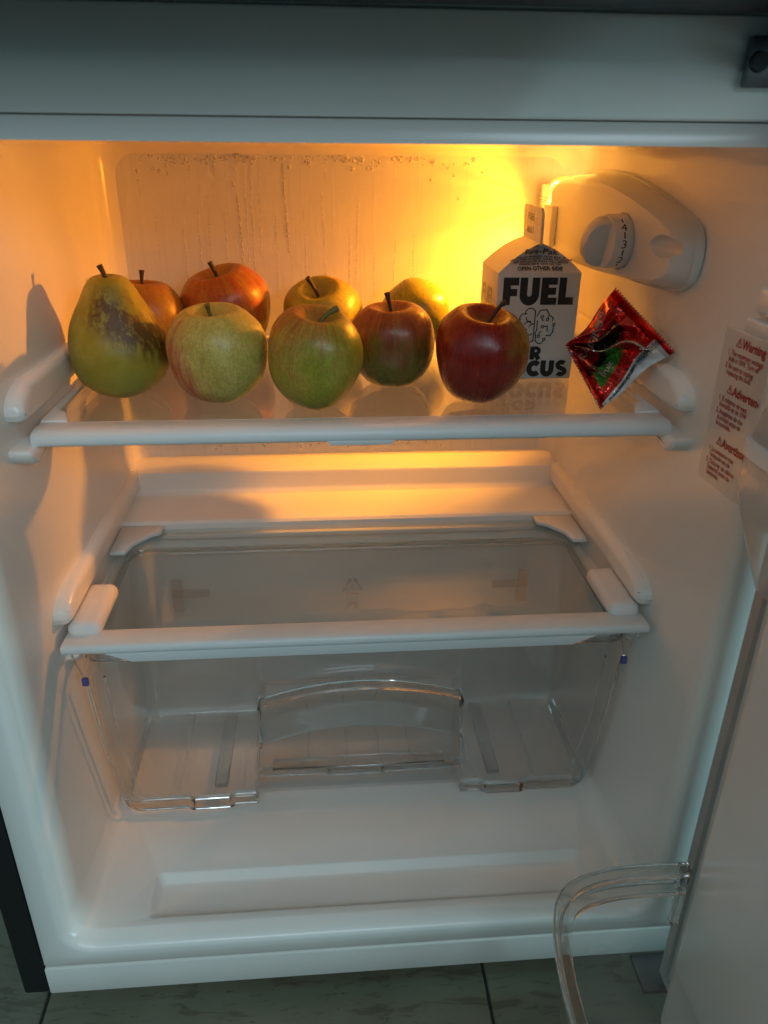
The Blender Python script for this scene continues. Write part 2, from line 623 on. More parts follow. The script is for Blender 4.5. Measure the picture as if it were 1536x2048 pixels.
# dial with grip, ticks and numbers
RD = 0.0176
bm = bmesh.new()
ringsd = []
for r, x in ((RD, .0050), (RD, -.0105), (RD - .0004, -.0114), (RD - .0014, -.0118), (.0130, -.0122)):
    ringsd.append([DM @ Vector((x, -r * math.cos(2 * PI * i / 56), r * math.sin(2 * PI * i / 56))) for i in range(56)])
vv = loft(bm, ringsd)
bm.faces.new(vv[-1])
dial = mk("dial", bm, TRIM, housing, 30)
bm = bmesh.new()
gr = []
for y, f in ((-.0056, .90), (-.0048, .97), (-.0030, 1.0), (.0030, 1.0), (.0048, .97), (.0056, .90)):
    gr.append([Vector((-.0115 - .0150 * f * max(0, math.sin(a)) ** .75, y * (1.15 - .3 * max(0, math.sin(a))), .0164 * f * math.cos(a))) for a in [PI * i / 24 for i in range(25)]])
vv = loft(bm, gr)
bm.faces.new(vv[0])
bm.faces.new(vv[-1])
bmesh.ops.transform(bm, verts=bm.verts, matrix=DM @ Matrix.Rotation(math.radians(20), 4, 'X'))
mk("grip", bm, TRIM, dial, 40)


# ---- lettering
def text_geo(s, size=1.0, bold=0.0, align='LEFT', space=1.0):
    c = bpy.data.curves.new("t", 'FONT')
    c.body = s
    c.size = size
    c.offset = bold
    c.align_x = align
    c.space_character = space
    c.resolution_u = 3
    o = bpy.data.objects.new("t", c)
    COL.objects.link(o)
    bpy.context.view_layer.update()
    dg = bpy.context.evaluated_depsgraph_get()
    me = bpy.data.meshes.new_from_object(o.evaluated_get(dg))
    vs_ = [Vector((p.co.x, p.co.y, 0)) for p in me.vertices]
    fs_ = [tuple(p.vertices) for p in me.polygons]
    bpy.data.objects.remove(o)
    bpy.data.curves.remove(c)
    bpy.data.meshes.remove(me)
    return vs_, fs_


def put(bm, geo, fn):
    vs_ = [bm.verts.new(fn(p)) for p in geo[0]]
    for f in geo[1]:
        try:
            bm.faces.new([vs_[i] for i in f])
        except ValueError:
            pass


def ribbon(pts, w):
    """flat stroke in the XY plane with mitred joints"""
    pts = [p for i, p in enumerate(pts) if i == 0 or (p - pts[i - 1]).length > 1e-6]
    L, R_ = [], []
    m = len(pts)
    for i in range(m):
        a = (pts[i] - pts[i - 1]).normalized() if i else (pts[1] - pts[0]).normalized()
        b = (pts[i + 1] - pts[i]).normalized() if i < m - 1 else a
        t_ = (a + b).normalized()
        n_ = Vector((-t_.y, t_.x, 0))
        k = w / 2 / max(0.35, n_.dot(Vector((-a.y, a.x, 0))))
        L.append(pts[i] + n_ * k)
        R_.append(pts[i] - n_ * k)
    vs_ = L + R_
    return vs_, [(i, i + 1, m + i + 1, m + i) for i in range(m - 1)]


def arc(cx, cy_, rx, ry, a0, a1, n=14):
    return [Vector((cx + rx * math.cos(math.radians(a0 + (a1 - a0) * i / n)), cy_ + ry * math.sin(math.radians(a0 + (a1 - a0) * i / n)), 0)) for i in range(n + 1)]


# dial print: wrapped round the rim that faces the front
def on_dial(ang):
    def f(p):
        a = ang + p.y / RD
        return DM @ Vector((-.0045 + p.x, -(RD + .00012) * math.cos(a), (RD + .00012) * math.sin(a)))
    return f


bm = bmesh.new()
for s, a in (("3", 0), ("4", 36), ("2", -36)):
    g = text_geo(s, 0.0075, 0.0, 'CENTER')
    my = (max(p.y for p in g[0]) + min(p.y for p in g[0])) / 2
    put(bm, ([Vector((p.x * 1.25, p.y - my, 0)) for p in g[0]], g[1]), on_dial(math.radians(a)))
for a0, a1 in ((12, 25), (-12, -25), (48, 58), (-48, -58)):
    g = ribbon([Vector((0, RD * math.radians(a0 + (a1 - a0) * k / 5), 0)) for k in range(6)], 0.0010)
    put(bm, g, on_dial(0))
mk("dial_numbers", bm, INK, dial, 0, False)

# lamp: bulb and clear lens behind the housing
t = NT("lit_bulb")
em = t.n('Emission', {'Color': (1.0, 0.62, 0.22, 1), 'Strength': 25.0})
t.set(t.out.inputs['Surface'], em)
bm = bmesh.new()
bmesh.ops.create_uvsphere(bm, u_segments=20, v_segments=12, radius=0.0045)
bmesh.ops.transform(bm, verts=bm.verts, matrix=Matrix.Translation((0.1965, 0.311, 0.549)))
mk("light_bulb", bm, t.m, housing)
t = NT("amber_lit_lens")
tl = t.n('BsdfTranslucent', {'Color': (0.9, 0.85, 0.6, 1)})
tr = t.n('BsdfTransparent', {'Color': (0.98, 0.97, 0.92, 1)})
gl = t.n('BsdfGlossy', {'Roughness': 0.08})
m1 = t.n('MixShader', {0: 0.22, 1: tr, 2: tl})
m2 = t.n('MixShader', {0: t.fresnel(), 1: m1, 2: gl})
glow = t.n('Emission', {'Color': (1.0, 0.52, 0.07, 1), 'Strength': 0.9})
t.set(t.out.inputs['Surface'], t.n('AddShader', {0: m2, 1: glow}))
LENS = t.m
bm = bmesh.new()
pth = smooth_path([Vector((0, y, .5350 + (z - .5355) * .935)) for y, z in ((.292, .506), (.3035, .512), (.3070, .530), (.3050, .552), (.2900, .5650), (.262, .5692), (.238, .5698))], .012, 5)
k0 = [Vector((.1765, p.y + .002, p.z + .0005)) for p in pth]
k1 = [Vector((.1690, p.y + .0005, p.z)) for p in pth]
k2 = [Vector((.1676, p.y - .0035, p.z - .0022)) for p in pth]
loft(bm, [[Vector((.190, p.y + .008, p.z + .0015)) for p in pth], k0, k1, k2], False)
mk("added_bulb_shield", b2(0.1700, 0.2000, 0.3290, 0.3335, 0.5220, 0.5580, 0.0012), TRIM, housing)  # opaque plate added to keep bulb light off the near back wall
lens = mk("lamp_lens", bm, LENS, housing, 50)
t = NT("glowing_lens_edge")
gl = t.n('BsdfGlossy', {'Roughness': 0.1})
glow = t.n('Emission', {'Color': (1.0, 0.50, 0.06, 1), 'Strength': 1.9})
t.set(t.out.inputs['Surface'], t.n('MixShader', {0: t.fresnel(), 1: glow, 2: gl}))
mk("lens_edge", tube(bmesh.new(), [Vector((.1676 + .0007 * math.sin(i * .9), p.y + .0006, p.z - .0004)) for i, p in enumerate(pth)], [.0004 + .0011 * math.sin(PI * (i + .5) / len(pth)) for i in range(len(pth))], 8), t.m, lens)
for dz in (.0036, .0012, -.0006, -.0026, -.0040, -.0068):
    mk("streak_slat", b2(.1664, .1672, .290, .3265, BULB.z + dz - .00040, BULB.z + dz + .00040, .0001, 1), SLATM, lens)  # thin slats added before the bulb to cast streaks on the wall

# warning sticker printed in red on the right wall
t = NT("clear_sticker")
tr = t.n('BsdfTransparent', {'Color': (0.96, 0.96, 0.96, 1)})
df = t.n('BsdfDiffuse', {'Color': (0.8, 0.8, 0.78, 1)})
gl = t.n('BsdfGlossy', {'Roughness': 0.25})
m1 = t.n('MixShader', {0: 0.25, 1: tr, 2: df})
t.set(t.out.inputs['Surface'], t.n('MixShader', {0: 0.06, 1: m1, 2: gl}))
STICK = t.m


def wall_x(y):
    if y < 0.014:
        return 0.2138 + 0.0008 * (0.014 - y) / 0.008
    return 0.2138 + (0.2075 - 0.2138) * (y - 0.014) / 0.106


bm = bmesh.new()
for (ya, yb) in ((0.0535, 0.0142), (0.0142, 0.0075)):
    pa, pb = wall_x(ya) - .0003, wall_x(yb) - .0003
    bm.faces.new([bm.verts.new(q) for q in ((pa, ya, .4015), (pb, yb, .4015), (pb, yb, .4945), (pa, ya, .4945))])
warn = mk("warning_sticker", bm, STICK, FR, 0)
bm = bmesh.new()


def on_wall(y0, z0):
    def f(p):
        y = y0 - p.x
        return Vector((wall_x(y) - 0.0006, y, z0 + p.y))
    return f


OFFY = 0.0125
lines = [("Warning", 1, .4862, .0), ("1. The maximum wattage", 0, .4806, 0), ("   bulb is 10W. Turn off", 0, .4770, 0), ("2. Be sure to unplug", 0, .4728, 0), ("   replacing the bulb.", 0, .4692, 0),
         ("Advertencia", 1, .4590, 0), ("1. El máximo de watt", 0, .4534, 0), ("   bombilla es de 10W", 0, .4498, 0), ("2. Asegúrese de des", 0, .4456, 0), ("   la unidad antes de", 0, .4420, 0), ("   la bombilla.", 0, .4384, 0),
         ("Avertissement", 1, .4275, 0), ("1. La puissance max", 0, .4219, 0), ("   l'ampoule est de", 0, .4183, 0), ("2. S'assurer de débran", 0, .4141, 0), ("   l'appareil avant de", 0, .4105, 0), ("   l'ampoule.", 0, .4069, 0)]
for i, (s, big, z, _) in enumerate(lines):
    # the flared wall brings the print a little deeper than its place on a flat wall
    y0 = 0.0345 + OFFY
    lim = y0 - 0.0080
    if big:
        g = text_geo(s, 0.0074, 0.00022)
        g = ([Vector((p.x * 0.86 + 0.0128, p.y, 0)) for p in g[0]], g[1])
        tri = [Vector((0.0070, 0.0002, 0)), Vector((0.0122, 0.0002, 0)), Vector((0.0096, 0.0050, 0)), Vector((0.0070, 0.0002, 0)), Vector((0.0122, 0.0002, 0))]
        put(bm, ribbon(tri[:4], 0.0005), on_wall(y0, z))
        put(bm, ribbon([Vector((0.0096, 0.0016, 0)), Vector((0.0096, 0.0036, 0))], 0.0006), on_wall(y0, z))
        put(bm, ribbon([Vector((0.0096, 0.0007, 0)), Vector((0.0096, 0.0012, 0))], 0.0006), on_wall(y0, z))
    else:
        lead = 0.0022 if s.startswith("  ") else 0.0
        g = text_geo(s.strip(), 0.0043, 0.00007)
        g = ([Vector((p.x * 0.80 + lead, p.y, 0)) for p in g[0]], g[1])
    keep = [f for f in g[1] if max(g[0][k].x for k in f) < lim]
    put(bm, (g[0], keep), on_wall(y0, z))
bmesh.ops.delete(bm, geom=[v_ for v_ in bm.verts if not v_.link_faces], context='VERTS')
mk("warning_print", bm, REDINK, warn, 0, False)

# ------------------------------------------------------------------ fridge door, swung open to the right
door = mk("fridge_door", b2(0.2196, 0.2700, -0.500, -0.0215, 0.026, 0.632, 0.004, 3), WHITE, FR)
mk("door_skin", b2(0.2702, 0.2760, -0.502, -0.0200, 0.024, 0.634, 0.002), BLACK, door)
bm = b2(0.1935, 0.228, -0.470, -0.0660, 0.046, 0.612, 0.009, 4)
mk("door_liner", bm, WHITE, door, 50)
gp = [Vector((0.2192, -0.028, 0.034)), Vector((0.2192, -0.028, 0.624)), Vector((0.2192, -0.492, 0.624)), Vector((0.2192, -0.492, 0.034))]
bm = sweep(bmesh.new(), gp, [(-.006, -.0016), (.006, -.0016), (.005, .0025), (-.005, .0025)], Vector((-1, 0, 0)), True)
mk("gasket", bm, GASKET, door)
under(FR)

# ------------------------------------------------------------------ glass shelves
def edge_bar(bm, prof, x0, x1):
    extrude_x(bm, prof, x0, x1)
    bev(bm, 0.0012, 2, 40)
    return bm


SH1 = thing("glass_shelf", (0, 0.2, 0.42), "upper glass shelf with white front bar carrying the fruit and the milk carton", "shelf")
GZ1 = 0.4257
mk("glass_pane", b2(-0.1985, 0.1985, 0.083, 0.325, GZ1 - 0.0035, GZ1, 0.0006, 1), GLASSM, SH1)
bm = edge_bar(bmesh.new(), [(0.1000, .4262), (0.1000, .4276), (0.0850, .4284), (0.0800, .4276), (0.0775, .4256), (0.0766, .4225), (0.0770, .4196), (0.0790, .4186), (0.0825, .4192), (0.0845, .4262)], -0.2010, 0.2010)
bar = mk("front_bar", bm, TRIM, SH1, 40)
bm = prism(bmesh.new(), [(-.0215, .4196), (-.0190, .4166), (.0190, .4166), (.0215, .4196)], 'y', 0.0768, 0.0815)
mk("finger_lip", bev(bm, 0.0006, 2), TRIM, bar)
for s in (-1, 1):
    bm = prism(bmesh.new(), [(s * .1840, .0990), (s * .2010, .0990), (s * .2010, .300), (s * .1955, .300), (s * .1955, .1215), (s * .1900, .1180)], 'z', GZ1 + 0.0004, GZ1 + 0.0032)
    mk("side_trim", bev(bm, 0.0010, 2), TRIM, SH1)
mk("rear_trim", b2(-0.1985, 0.1985, 0.3255, 0.334, GZ1 - .004, GZ1 + .003, 0.001), TRIM, SH1)
under(SH1)

SH2 = thing("glass_shelf", (0, 0.17, 0.27), "lower glass shelf with white corner clips covering the clear crisper drawer", "shelf")
GZ2 = 0.2745
mk("glass_pane", b2(-0.1975, 0.1975, 0.074, 0.2510, GZ2 - 0.0035, GZ2, 0.0006, 1), GLASSM, SH2)
bm = edge_bar(bmesh.new(), [(0.0870, GZ2 + .0004), (0.0875, .2790), (0.0690, .2800), (0.0662, .2792), (0.0652, .2765), (0.0655, .2738), (0.0720, .2715)], -0.2045, 0.2055)
bar = mk("front_bar", bm, TRIM, SH2, 40)
bm = prism(bmesh.new(), [(-.176, .2728), (-.158, .2655), (.150, .2655), (.168, .2728)], 'y', 0.0662, 0.0700)
mk("front_lip", bev(bm, 0.0007, 2), TRIM, bar)
for s in (-1, 1):
    bm = prism(bmesh.new(), [(s * .2040, .2515), (s * .1680, .2515), (s * .1680, .2385), (s * .1765, .2335), (s * .1880, .2180), (s * .1915, .2030), (s * .2040, .2030)], 'z', GZ2 + 0.0004, GZ2 + 0.0040)
    mk("corner_clip", bev(bm, 0.0008, 2), TRIM, SH2)
    bm = b2(0.1805, 0.2040, 0.0800, 0.1390, GZ2 + 0.0003, GZ2 + 0.0135, 0.0064, 5)
    for v_ in bm.verts:
        v_.co.x *= s
    mk("end_cap", bm, PADM, SH2, 50)
mk("rear_trim", b2(-0.1975, 0.1975, 0.2470, 0.2526, GZ2 - .0085, GZ2 - .0042, 0.0008), TRIM, SH2)
under(SH2)

# ------------------------------------------------------------------ crisper drawer
CR = thing("crisper_drawer", (0, 0.16, 0.07), "empty clear plastic crisper drawer with arched handle under the lower shelf", "drawer")
TH = 0.0018



def plan(xb, xf, yb, yf, rb, rf, niche=None, n=6):
    """outline of the drawer at one height, counter-clockwise from the back right"""
    pts = [Vector((xb, yb, 0)), Vector((-xb, yb, 0)), Vector((-xf, yf, 0))]
    if niche:
        nx, ny = niche
        pts += [Vector((-nx, yf, 0)), Vector((-nx + .002, ny, 0)), Vector((nx - .002, ny, 0)), Vector((nx, yf, 0))]
    pts += [Vector((xf, yf, 0))]
    rr = {0: rb, 1: rb, 2: rf, len(pts) - 1: rf}
    out = []
    m = len(pts)
    for i in range(m):
        a, b, c = pts[i - 1], pts[i], pts[(i + 1) % m]
        r = rr.get(i, 0.004)
        d1, d2 = (a - b).normalized(), (c - b).normalized()
        r = min(r, (a - b).length * .45, (c - b).length * .45)
        p, q = b + d1 * r, b + d2 * r
        for k in range(n + 1):
            u = k / n
            out.append(p * (1 - u) ** 2 + b * 2 * u * (1 - u) + q * u * u)
    return out


def lift(r, z):
    return [Vector((p.x, p.y, z)) for p in r]


levels = [  # z, half width, yb, yf, niche half width, niche depth y
    (0.0785, .1930, .2290, .1270, .0880, .1480), (0.0800, .1975, .2320, .1220, .0880, .1470), (0.0850, .2005, .2350, .1175, .0878, .1460), (0.0950, .2012, .2362, .1140, .0872, .1425),
    (0.1200, .2015, .2375, .1080, .0850, .1365), (0.1400, .2014, .2386, .1036, .0825, .1310), (0.1850, .2010, .2410, .0960, .0780, .1190), (0.2060, .2005, .2420, .0925, .0765, .1130), (0.2240, .2000, .2430, .0905, .0760, .0930), (0.2560, .1972, .2440, .0880, .0760, .0895)]
outr = [lift(plan(xb, xb, yb, yf, .016, .012, (nx, ny)), z) for z, xb, yb, yf, nx, ny in levels]
innr = [lift(plan(xb - TH, xb - TH, yb - TH, yf + TH, .014, .010, (nx + TH, ny + TH)), z + (TH if i == 0 else 0)) for i, (z, xb, yb, yf, nx, ny) in enumerate(levels)]
bm = bmesh.new()
vo = loft(bm, outr)
vi = loft(bm, innr)
n = len(outr[0])
for j in range(n):
    bm.faces.new((vo[-1][j], vo[-1][(j + 1) % n], vi[-1][(j + 1) % n], vi[-1][j]))
bm.faces.new(vo[0])
bm.faces.new(vi[0])
bmesh.ops.triangulate(bm, faces=[f for f in bm.faces if len(f.verts) > 4])
body = mk("drawer_body", bm, CLEARBIN, CR, 40)
# thick moulded edges
bm = bmesh.new()
rim = lift(plan(.1972, .1967, .2442, .0876, .016, .012, None), 0.2555)
sweep(bm, rim, [(-.0014, -.002), (.0032, -.002), (.0032, .002), (-.0014, .002)], Vector((0, 0, 1)), True)
mk("drawer_rim", bm, THICK, CR, 40)
# bottom front edge left and right of the niche, stepped
for s in (-1, 1):
    pts = [(.0885, .1225), (.1080, .1220), (.1105, .1190), (.1420, .1185), (.1445, .1210), (.1880, .1205), (.1960, .1255), (.1992, .1330), (.2000, .1700), (.2000, .2250)]
    path = smooth_path([Vector((s * x, y, .0800)) for x, y in pts], .004, 4)
    bm = sweep(bmesh.new(), path, [(-.0034, -.0055), (.0024, -.0055), (.0040, -.002), (.0036, .0030), (.0010, .0058), (-.0026, .0050), (-.0040, .001)])
    mk("bottom_edge", bm, THICK, CR, 45)
bm = sweep(bmesh.new(), smooth_path([Vector((x, y, .0795)) for x, y in ((-.0860, .1500), (-.028, .1500), (-.026, .1475), (.022, .1475), (.024, .1495), (.0860, .1495))], .002, 3), [(-.0026, -.003), (.0026, -.003), (.003, 0), (.002, .004), (-.002, .004), (-.003, 0)])
mk("bottom_edge", bm, THICK, CR, 45)
# arched handle strip standing proud of the front
bm = bmesh.new()
N_ = 28
rows = []
for k in range(N_ + 1):
    u = -1 + 2 * k / N_
    x = u * .0765
    zt_ = .2245 - .0165 * u * u
    zb_ = .1868 - .0180 * u * u
    yo = .0800 + .0035 * u * u
    rows.append([Vector((x, yo + .0085, zt_ + .0005)), Vector((x, yo + .0010, zt_)), Vector((x, yo - .0006, zt_ - .003)), Vector((x, yo + .0012, (zt_ * .55 + zb_ * .45))), Vector((x, yo + .0002, zb_ + .004)), Vector((x, yo + .0010, zb_ + .0006)), Vector((x, yo + .0032, zb_)),
                 Vector((x, yo + .0036, zb_ + .004)), Vector((x, yo + .0040, (zt_ * .55 + zb_ * .45))), Vector((x, yo + .0034, zt_ - .004)), Vector((x, yo + .0085, zt_ - .0024))])
vs = [[bm.verts.new(p) for p in r] for r in rows]
k = len(rows[0])
for i in range(N_):
    for j in range(k):
        bm.faces.new((vs[i][j], vs[i][(j + 1) % k], vs[i + 1][(j + 1) % k], vs[i + 1][j]))
bm.faces.new(vs[0][::-1])
bm.faces.new(vs[-1])
handle = mk("handle", bm, THICK, CR, 50)
for s in (-1, 1):
    bm = b2(s * .0768 - .0011, s * .0768 + .0011, .0795, .0960, .1700, .2085, .0008, 2)
    mk("handle_end", bm, THICK, handle)
# ledge at the foot of the grip opening and side edges of the niche
mk("grip_ledge", b2(-.0745, .0745, .1290, .1420, .1000, .1022, .0008), THICK, CR)
for s in (-1, 1):
    bm = tube(bmesh.new(), [Vector((s * .0882, .1215, .080)), Vector((s * .0855, .1090, .115)), Vector((s * .0795, .0990, .166))], .0013, 8)
    mk("niche_edge", bm, THICK, CR)
    for (x0, y0, y1, wd) in ((.1200, .1330, .2280, .0060), (.1010, .1330, .1850, .0016), (.1560, .1300, .2300, .0014)):
        bm = b2(s * x0 - wd, s * x0 + wd, y0, y1, .0794, .0794 + (.0045 if wd > .005 else .0026), .0022 if wd > .005 else .0012, 4)
        mk("floor_rib", bm, CLEARBIN if wd < .005 else THICK, CR, 50)
    # corner catch: a thin V, plus refraction colour painted as a violet block
    bm = bmesh.new()
    tube(bm, [Vector((s * .2010, .0760, .2660)), Vector((s * .1985, .0790, .2500)), Vector((s * .1975, .0800, .2440))], .0006, 6)
    tube(bm, [Vector((s * .1900, .0760, .2660)), Vector((s * .1950, .0790, .2500)), Vector((s * .1965, .0800, .2440))], .0006, 6)
    tube(bm, [Vector((s * .1985, .0860, .2380)), Vector((s * .1995, .0990, .1700)), Vector((s * .1975, .1190, .0860))], .0012, 6)
    tube(bm, [Vector((s * .1860, .0880, .2380)), Vector((s * .1880, .1010, .1700)), Vector((s * .1850, .1220, .0860))], .0009, 6)
    c_ = mk("corner_catch", bm, THICK, CR)
    mk("violet_glint", b2(s * .1970 - .0022, s * .1970 + .0022, .0785, .0815, .2370, .2430, .0005), VIOLET, c_)
for x in (-.045, -.010, .020, .048):
    bm = b2(x - .0008, x + .0008, .1500, .2300, .0792, .0808, .0006, 2)
    mk("floor_rib", bm, CLEARBIN, CR)
for s in (-1, 1):
    bm = b2(s * .148 - .017, s * .148 + .017, .2355, .2400, .2110, .2185, .0015)
    b2(s * .160 - .005, s * .160 + .005, .2340, .2400, .1960, .2300, .0020, 2, bm)
    mk("rear_t_piece", bm, FROSTTAB, CR)  # tinted T-shaped piece on each side of the drawer's back wall
# recycling mark with the letters PS pressed into the back wall
bm = bmesh.new()
tri = [Vector((math.cos(math.radians(90 + 120 * k)), math.sin(math.radians(90 + 120 * k)), 0)) for k in range(3)]
for k in range(3):
    a, b = tri[k], tri[(k + 1) % 3]
    g = ribbon([a.lerp(b, .16), a.lerp(b, .72)], .16)
    put(bm, g, lambda p: Vector((p.x * .012, .2395, .2150 + p.y * .012)))
    c0 = a.lerp(b, .92)
    d = (b - a).normalized()
    nrm = Vector((-d.y, d.x, 0))
    put(bm, ([a.lerp(b, .70) + nrm * .2, a.lerp(b, .70) - nrm * .2, c0], [(0, 1, 2)]), lambda p: Vector((p.x * .012, .2395, .2150 + p.y * .012)))
for s_, zz, sz in (("6", .2125, .0085), ("PS", .1925, .0100)):
    g = text_geo(s_, sz, 0.0002, 'CENTER', 1.1)
    put(bm, g, lambda p: Vector((p.x, .2395, zz + p.y)))
r_ = bmesh.ops.extrude_face_region(bm, geom=list(bm.faces))
bmesh.ops.translate(bm, verts=[e for e in r_['geom'] if isinstance(e, bmesh.types.BMVert)], vec=(0, -.0007, 0))
mk("recycling_mark", bm, clear("pressed_mark", (0.86, 0.86, 0.86), 0.2, 1.5, 0.12), CR, 30)
under(CR)

# ------------------------------------------------------------------ door bins
def door_bin(name, label, zs_, rim_mat, body_mat, out, rim_at, rim_sect, floor=True):
    """zs_: list of (z, y near the hinge, reach x) ; out(y-offset list) gives the bulge"""
    root = thing(name, (0.19, -0.2, zs_[0][0]), label, "door bin", "bins hanging on the fridge door")

    def outline(z, ys, xr, xw=0.1930):
        k = xw - xr
        y = ys
        L_ = 0.335
        ctrl = [Vector((xw, y, z)), Vector((xw - k * .55, y - .0005, z)), Vector((xw - k * .86, y - .003, z)), Vector((xw - k * .97, y - .009, z)), Vector((xr, y - .020, z)), Vector((xr, y - .06, z)), Vector((xr, y - .15, z))] if out else [Vector((xw, y, z)), Vector((xw - k * .48, y - .0005, z)), Vector((xw - k * .80, y - .010, z)), Vector((xw - k * .93, y - .032, z)), Vector((xw - k * .985, y - .062, z)), Vector((xr, y - .105, z)), Vector((xr, y - .17, z))]
        far = [Vector((p.x, 2 * (y - L_ / 2) - p.y, z)) for p in ctrl[::-1]]
        far = [p for p in far if p.y < ctrl[-1].y - 1e-4]
        pts = ctrl + far
        res = []
        for i in range(len(pts) - 1):
            p0, p1, p2, p3 = pts[max(i - 1, 0)], pts[i], pts[i + 1], pts[min(i + 2, len(pts) - 1)]
            for q in range(5):
                u = q / 5
                res.append(0.5 * ((2 * p1) + (-p0 + p2) * u + (2 * p0 - 5 * p1 + 4 * p2 - p3) * u * u + (-p0 + 3 * p1 - 3 * p2 + p3) * u ** 3))
        res.append(pts[-1])
        return res
    rs = [outline(*q) for q in zs_]
    bm = bmesh.new()
    vo_ = loft(bm, rs, False)
    if floor:
        bm.faces.new(vo_[0])
    mk("bin_body", bm, body_mat, root, 50)
    for zq, ys, xr in rim_at:
        bm = sweep(bmesh.new(), outline(zq, ys, xr), rim_sect)
        mk("bin_rim", bm, rim_mat, root, 40)
    # end stop against the door
    mk("bin_end", b2(.1880, .1930, zs_[-1][1] - .006, zs_[-1][1], zs_[0][0] + .03, zs_[-1][0], .001), rim_mat, root)
    under(root)
    return root


door_bin("door_bin", "clear plastic bottle bin with thick rim, low on the open door", [(.1120, -.0650, .1080), (.1160, -.0625, .1050), (.1500, -.0615, .1010), (.1885, -.0605, .0950)], THICK, CLEAR, False,
         [(.1885, -.0605, .0950), (.1735, -.0610, .0990)], [(-.0062, -.0026), (.0008, -.0028), (.0020, -.001), (.0020, .0014), (.0008, .0030), (-.0062, .0026)])
door_bin("door_bin", "cloudy rounded door bin glowing warm, beside the red warning print", [(.3890, -.0600, .1900), (.4020, -.0560, .1850), (.4180, -.0520, .1795), (.4330, -.0495, .1745), (.4470, -.0485, .1722), (.4640, -.0490, .1735), (.4780, -.0500, .1765), (.4900, -.0530, .1810), (.4980, -.0560, .1860)], TRIM, FROST, True,
         [(.4625, -.0486, .1730)], [(-.0012, -.0040), (.0012, -.0040), (.0016, 0), (.0012, .0040), (-.0012, .0040)])
DS = thing("door_shelf", (0.18, -0.2, 0.505), "white top door shelf at the right edge above the cloudy bin", "door shelf")
mk("shelf_bar", b2(.1640, .1935, -.38, -.0480, .5140, .5205, .0012), TRIM, DS)
mk("shelf_box", b2(.1665, .1935, -.38, -.0490, .5216, .5345, .0030, 3), WHITE, DS)
under(DS)

# ------------------------------------------------------------------ water on the back plate
random.seed(4)
bm = bmesh.new()


def drop(x, z, r, flat=0.55):
    m_ = Matrix.Translation((x, 0.3419, z)) @ Matrix.Diagonal((r, r * flat, r * random.uniform(0.95, 1.25), 1))
    bmesh.ops.create_icosphere(bm, subdivisions=2 if r > .0009 else 1, radius=1, matrix=m_)


for _ in range(260):
    x = random.uniform(-0.172, 0.115)
    dens = 0.5 + 0.5 * noise.noise(Vector((x * 40, 3, 1)))
    if random.random() > 0.35 + dens * .8:
        continue
    if x > .06 and random.random() > .35:
        continue
    z = 0.5775 - abs(random.gauss(0, .0035)) - .002 * noise.noise(Vector((x * 30, 0, 0)))
    drop(x, z, min(.0019, .00050 + random.expovariate(1 / .00045)))
for x, z, r in ((-.1735, .5660, .0016), (-.0945, .5553, .0014), (-.155, .5655, .0019), (-.160, .5675, .0018), (.095, .5635, .0013), (.075, .560, .0012), (.1000, .545, .0011), (.12, .566, .0012), (.09, .5695, .0013), (.105, .573, .0013)):
    drop(x, z, r)
# beaded run-off trails
for x0, z0_, z1_, w in ((-.092, .548, .470, 2), (-.079, .574, .455, 1), (-.052, .574, .500, 2), (-.073, .562, .500, 1), (-.162, .53, .44, 1), (-.118, .53, .47, 1), (-.126, .537, .47, 1), (-.104, .538, .48, 1), (-.13, .57, .56, 2), (-.149, .572, .562, 2),
                        (-.110, .572, .562, 2), (-.016, .573, .557, 1), (.004, .52, .455, 1), (.027, .50, .46, 1), (.061, .515, .46, 1), (-.035, .535, .48, 1), (-.02, .55, .45, 1), (.045, .51, .47, 1), (-.06, .53, .46, 1), (-.174, .565, .545, 1), (-.14, .52, .45, 1), (-.085, .565, .45, 1), (.012, .54, .47, 1)):
    z = z0_
    x = x0
    while z > z1_:
        x += random.uniform(-.00022, .00022)
        if random.random() < .72:
            drop(x + random.uniform(-.0006, .0006) * (w - 1), z, random.uniform(.00030, .00060) * (1.25 if w > 1 else .9), .5)
        z -= random.uniform(.0006, .0016) / w
for _ in range(26):   # beads low on the plate, near the drain step
    drop(random.uniform(-.13, .10), .3195 + random.gauss(0, .004), random.uniform(.0005, .0014))
wd = mk("condensation", bm, WATER, None, 60)
wd['kind'] = 'stuff'
wd['label'] = "beads and run-off trails of condensation on the back wall"

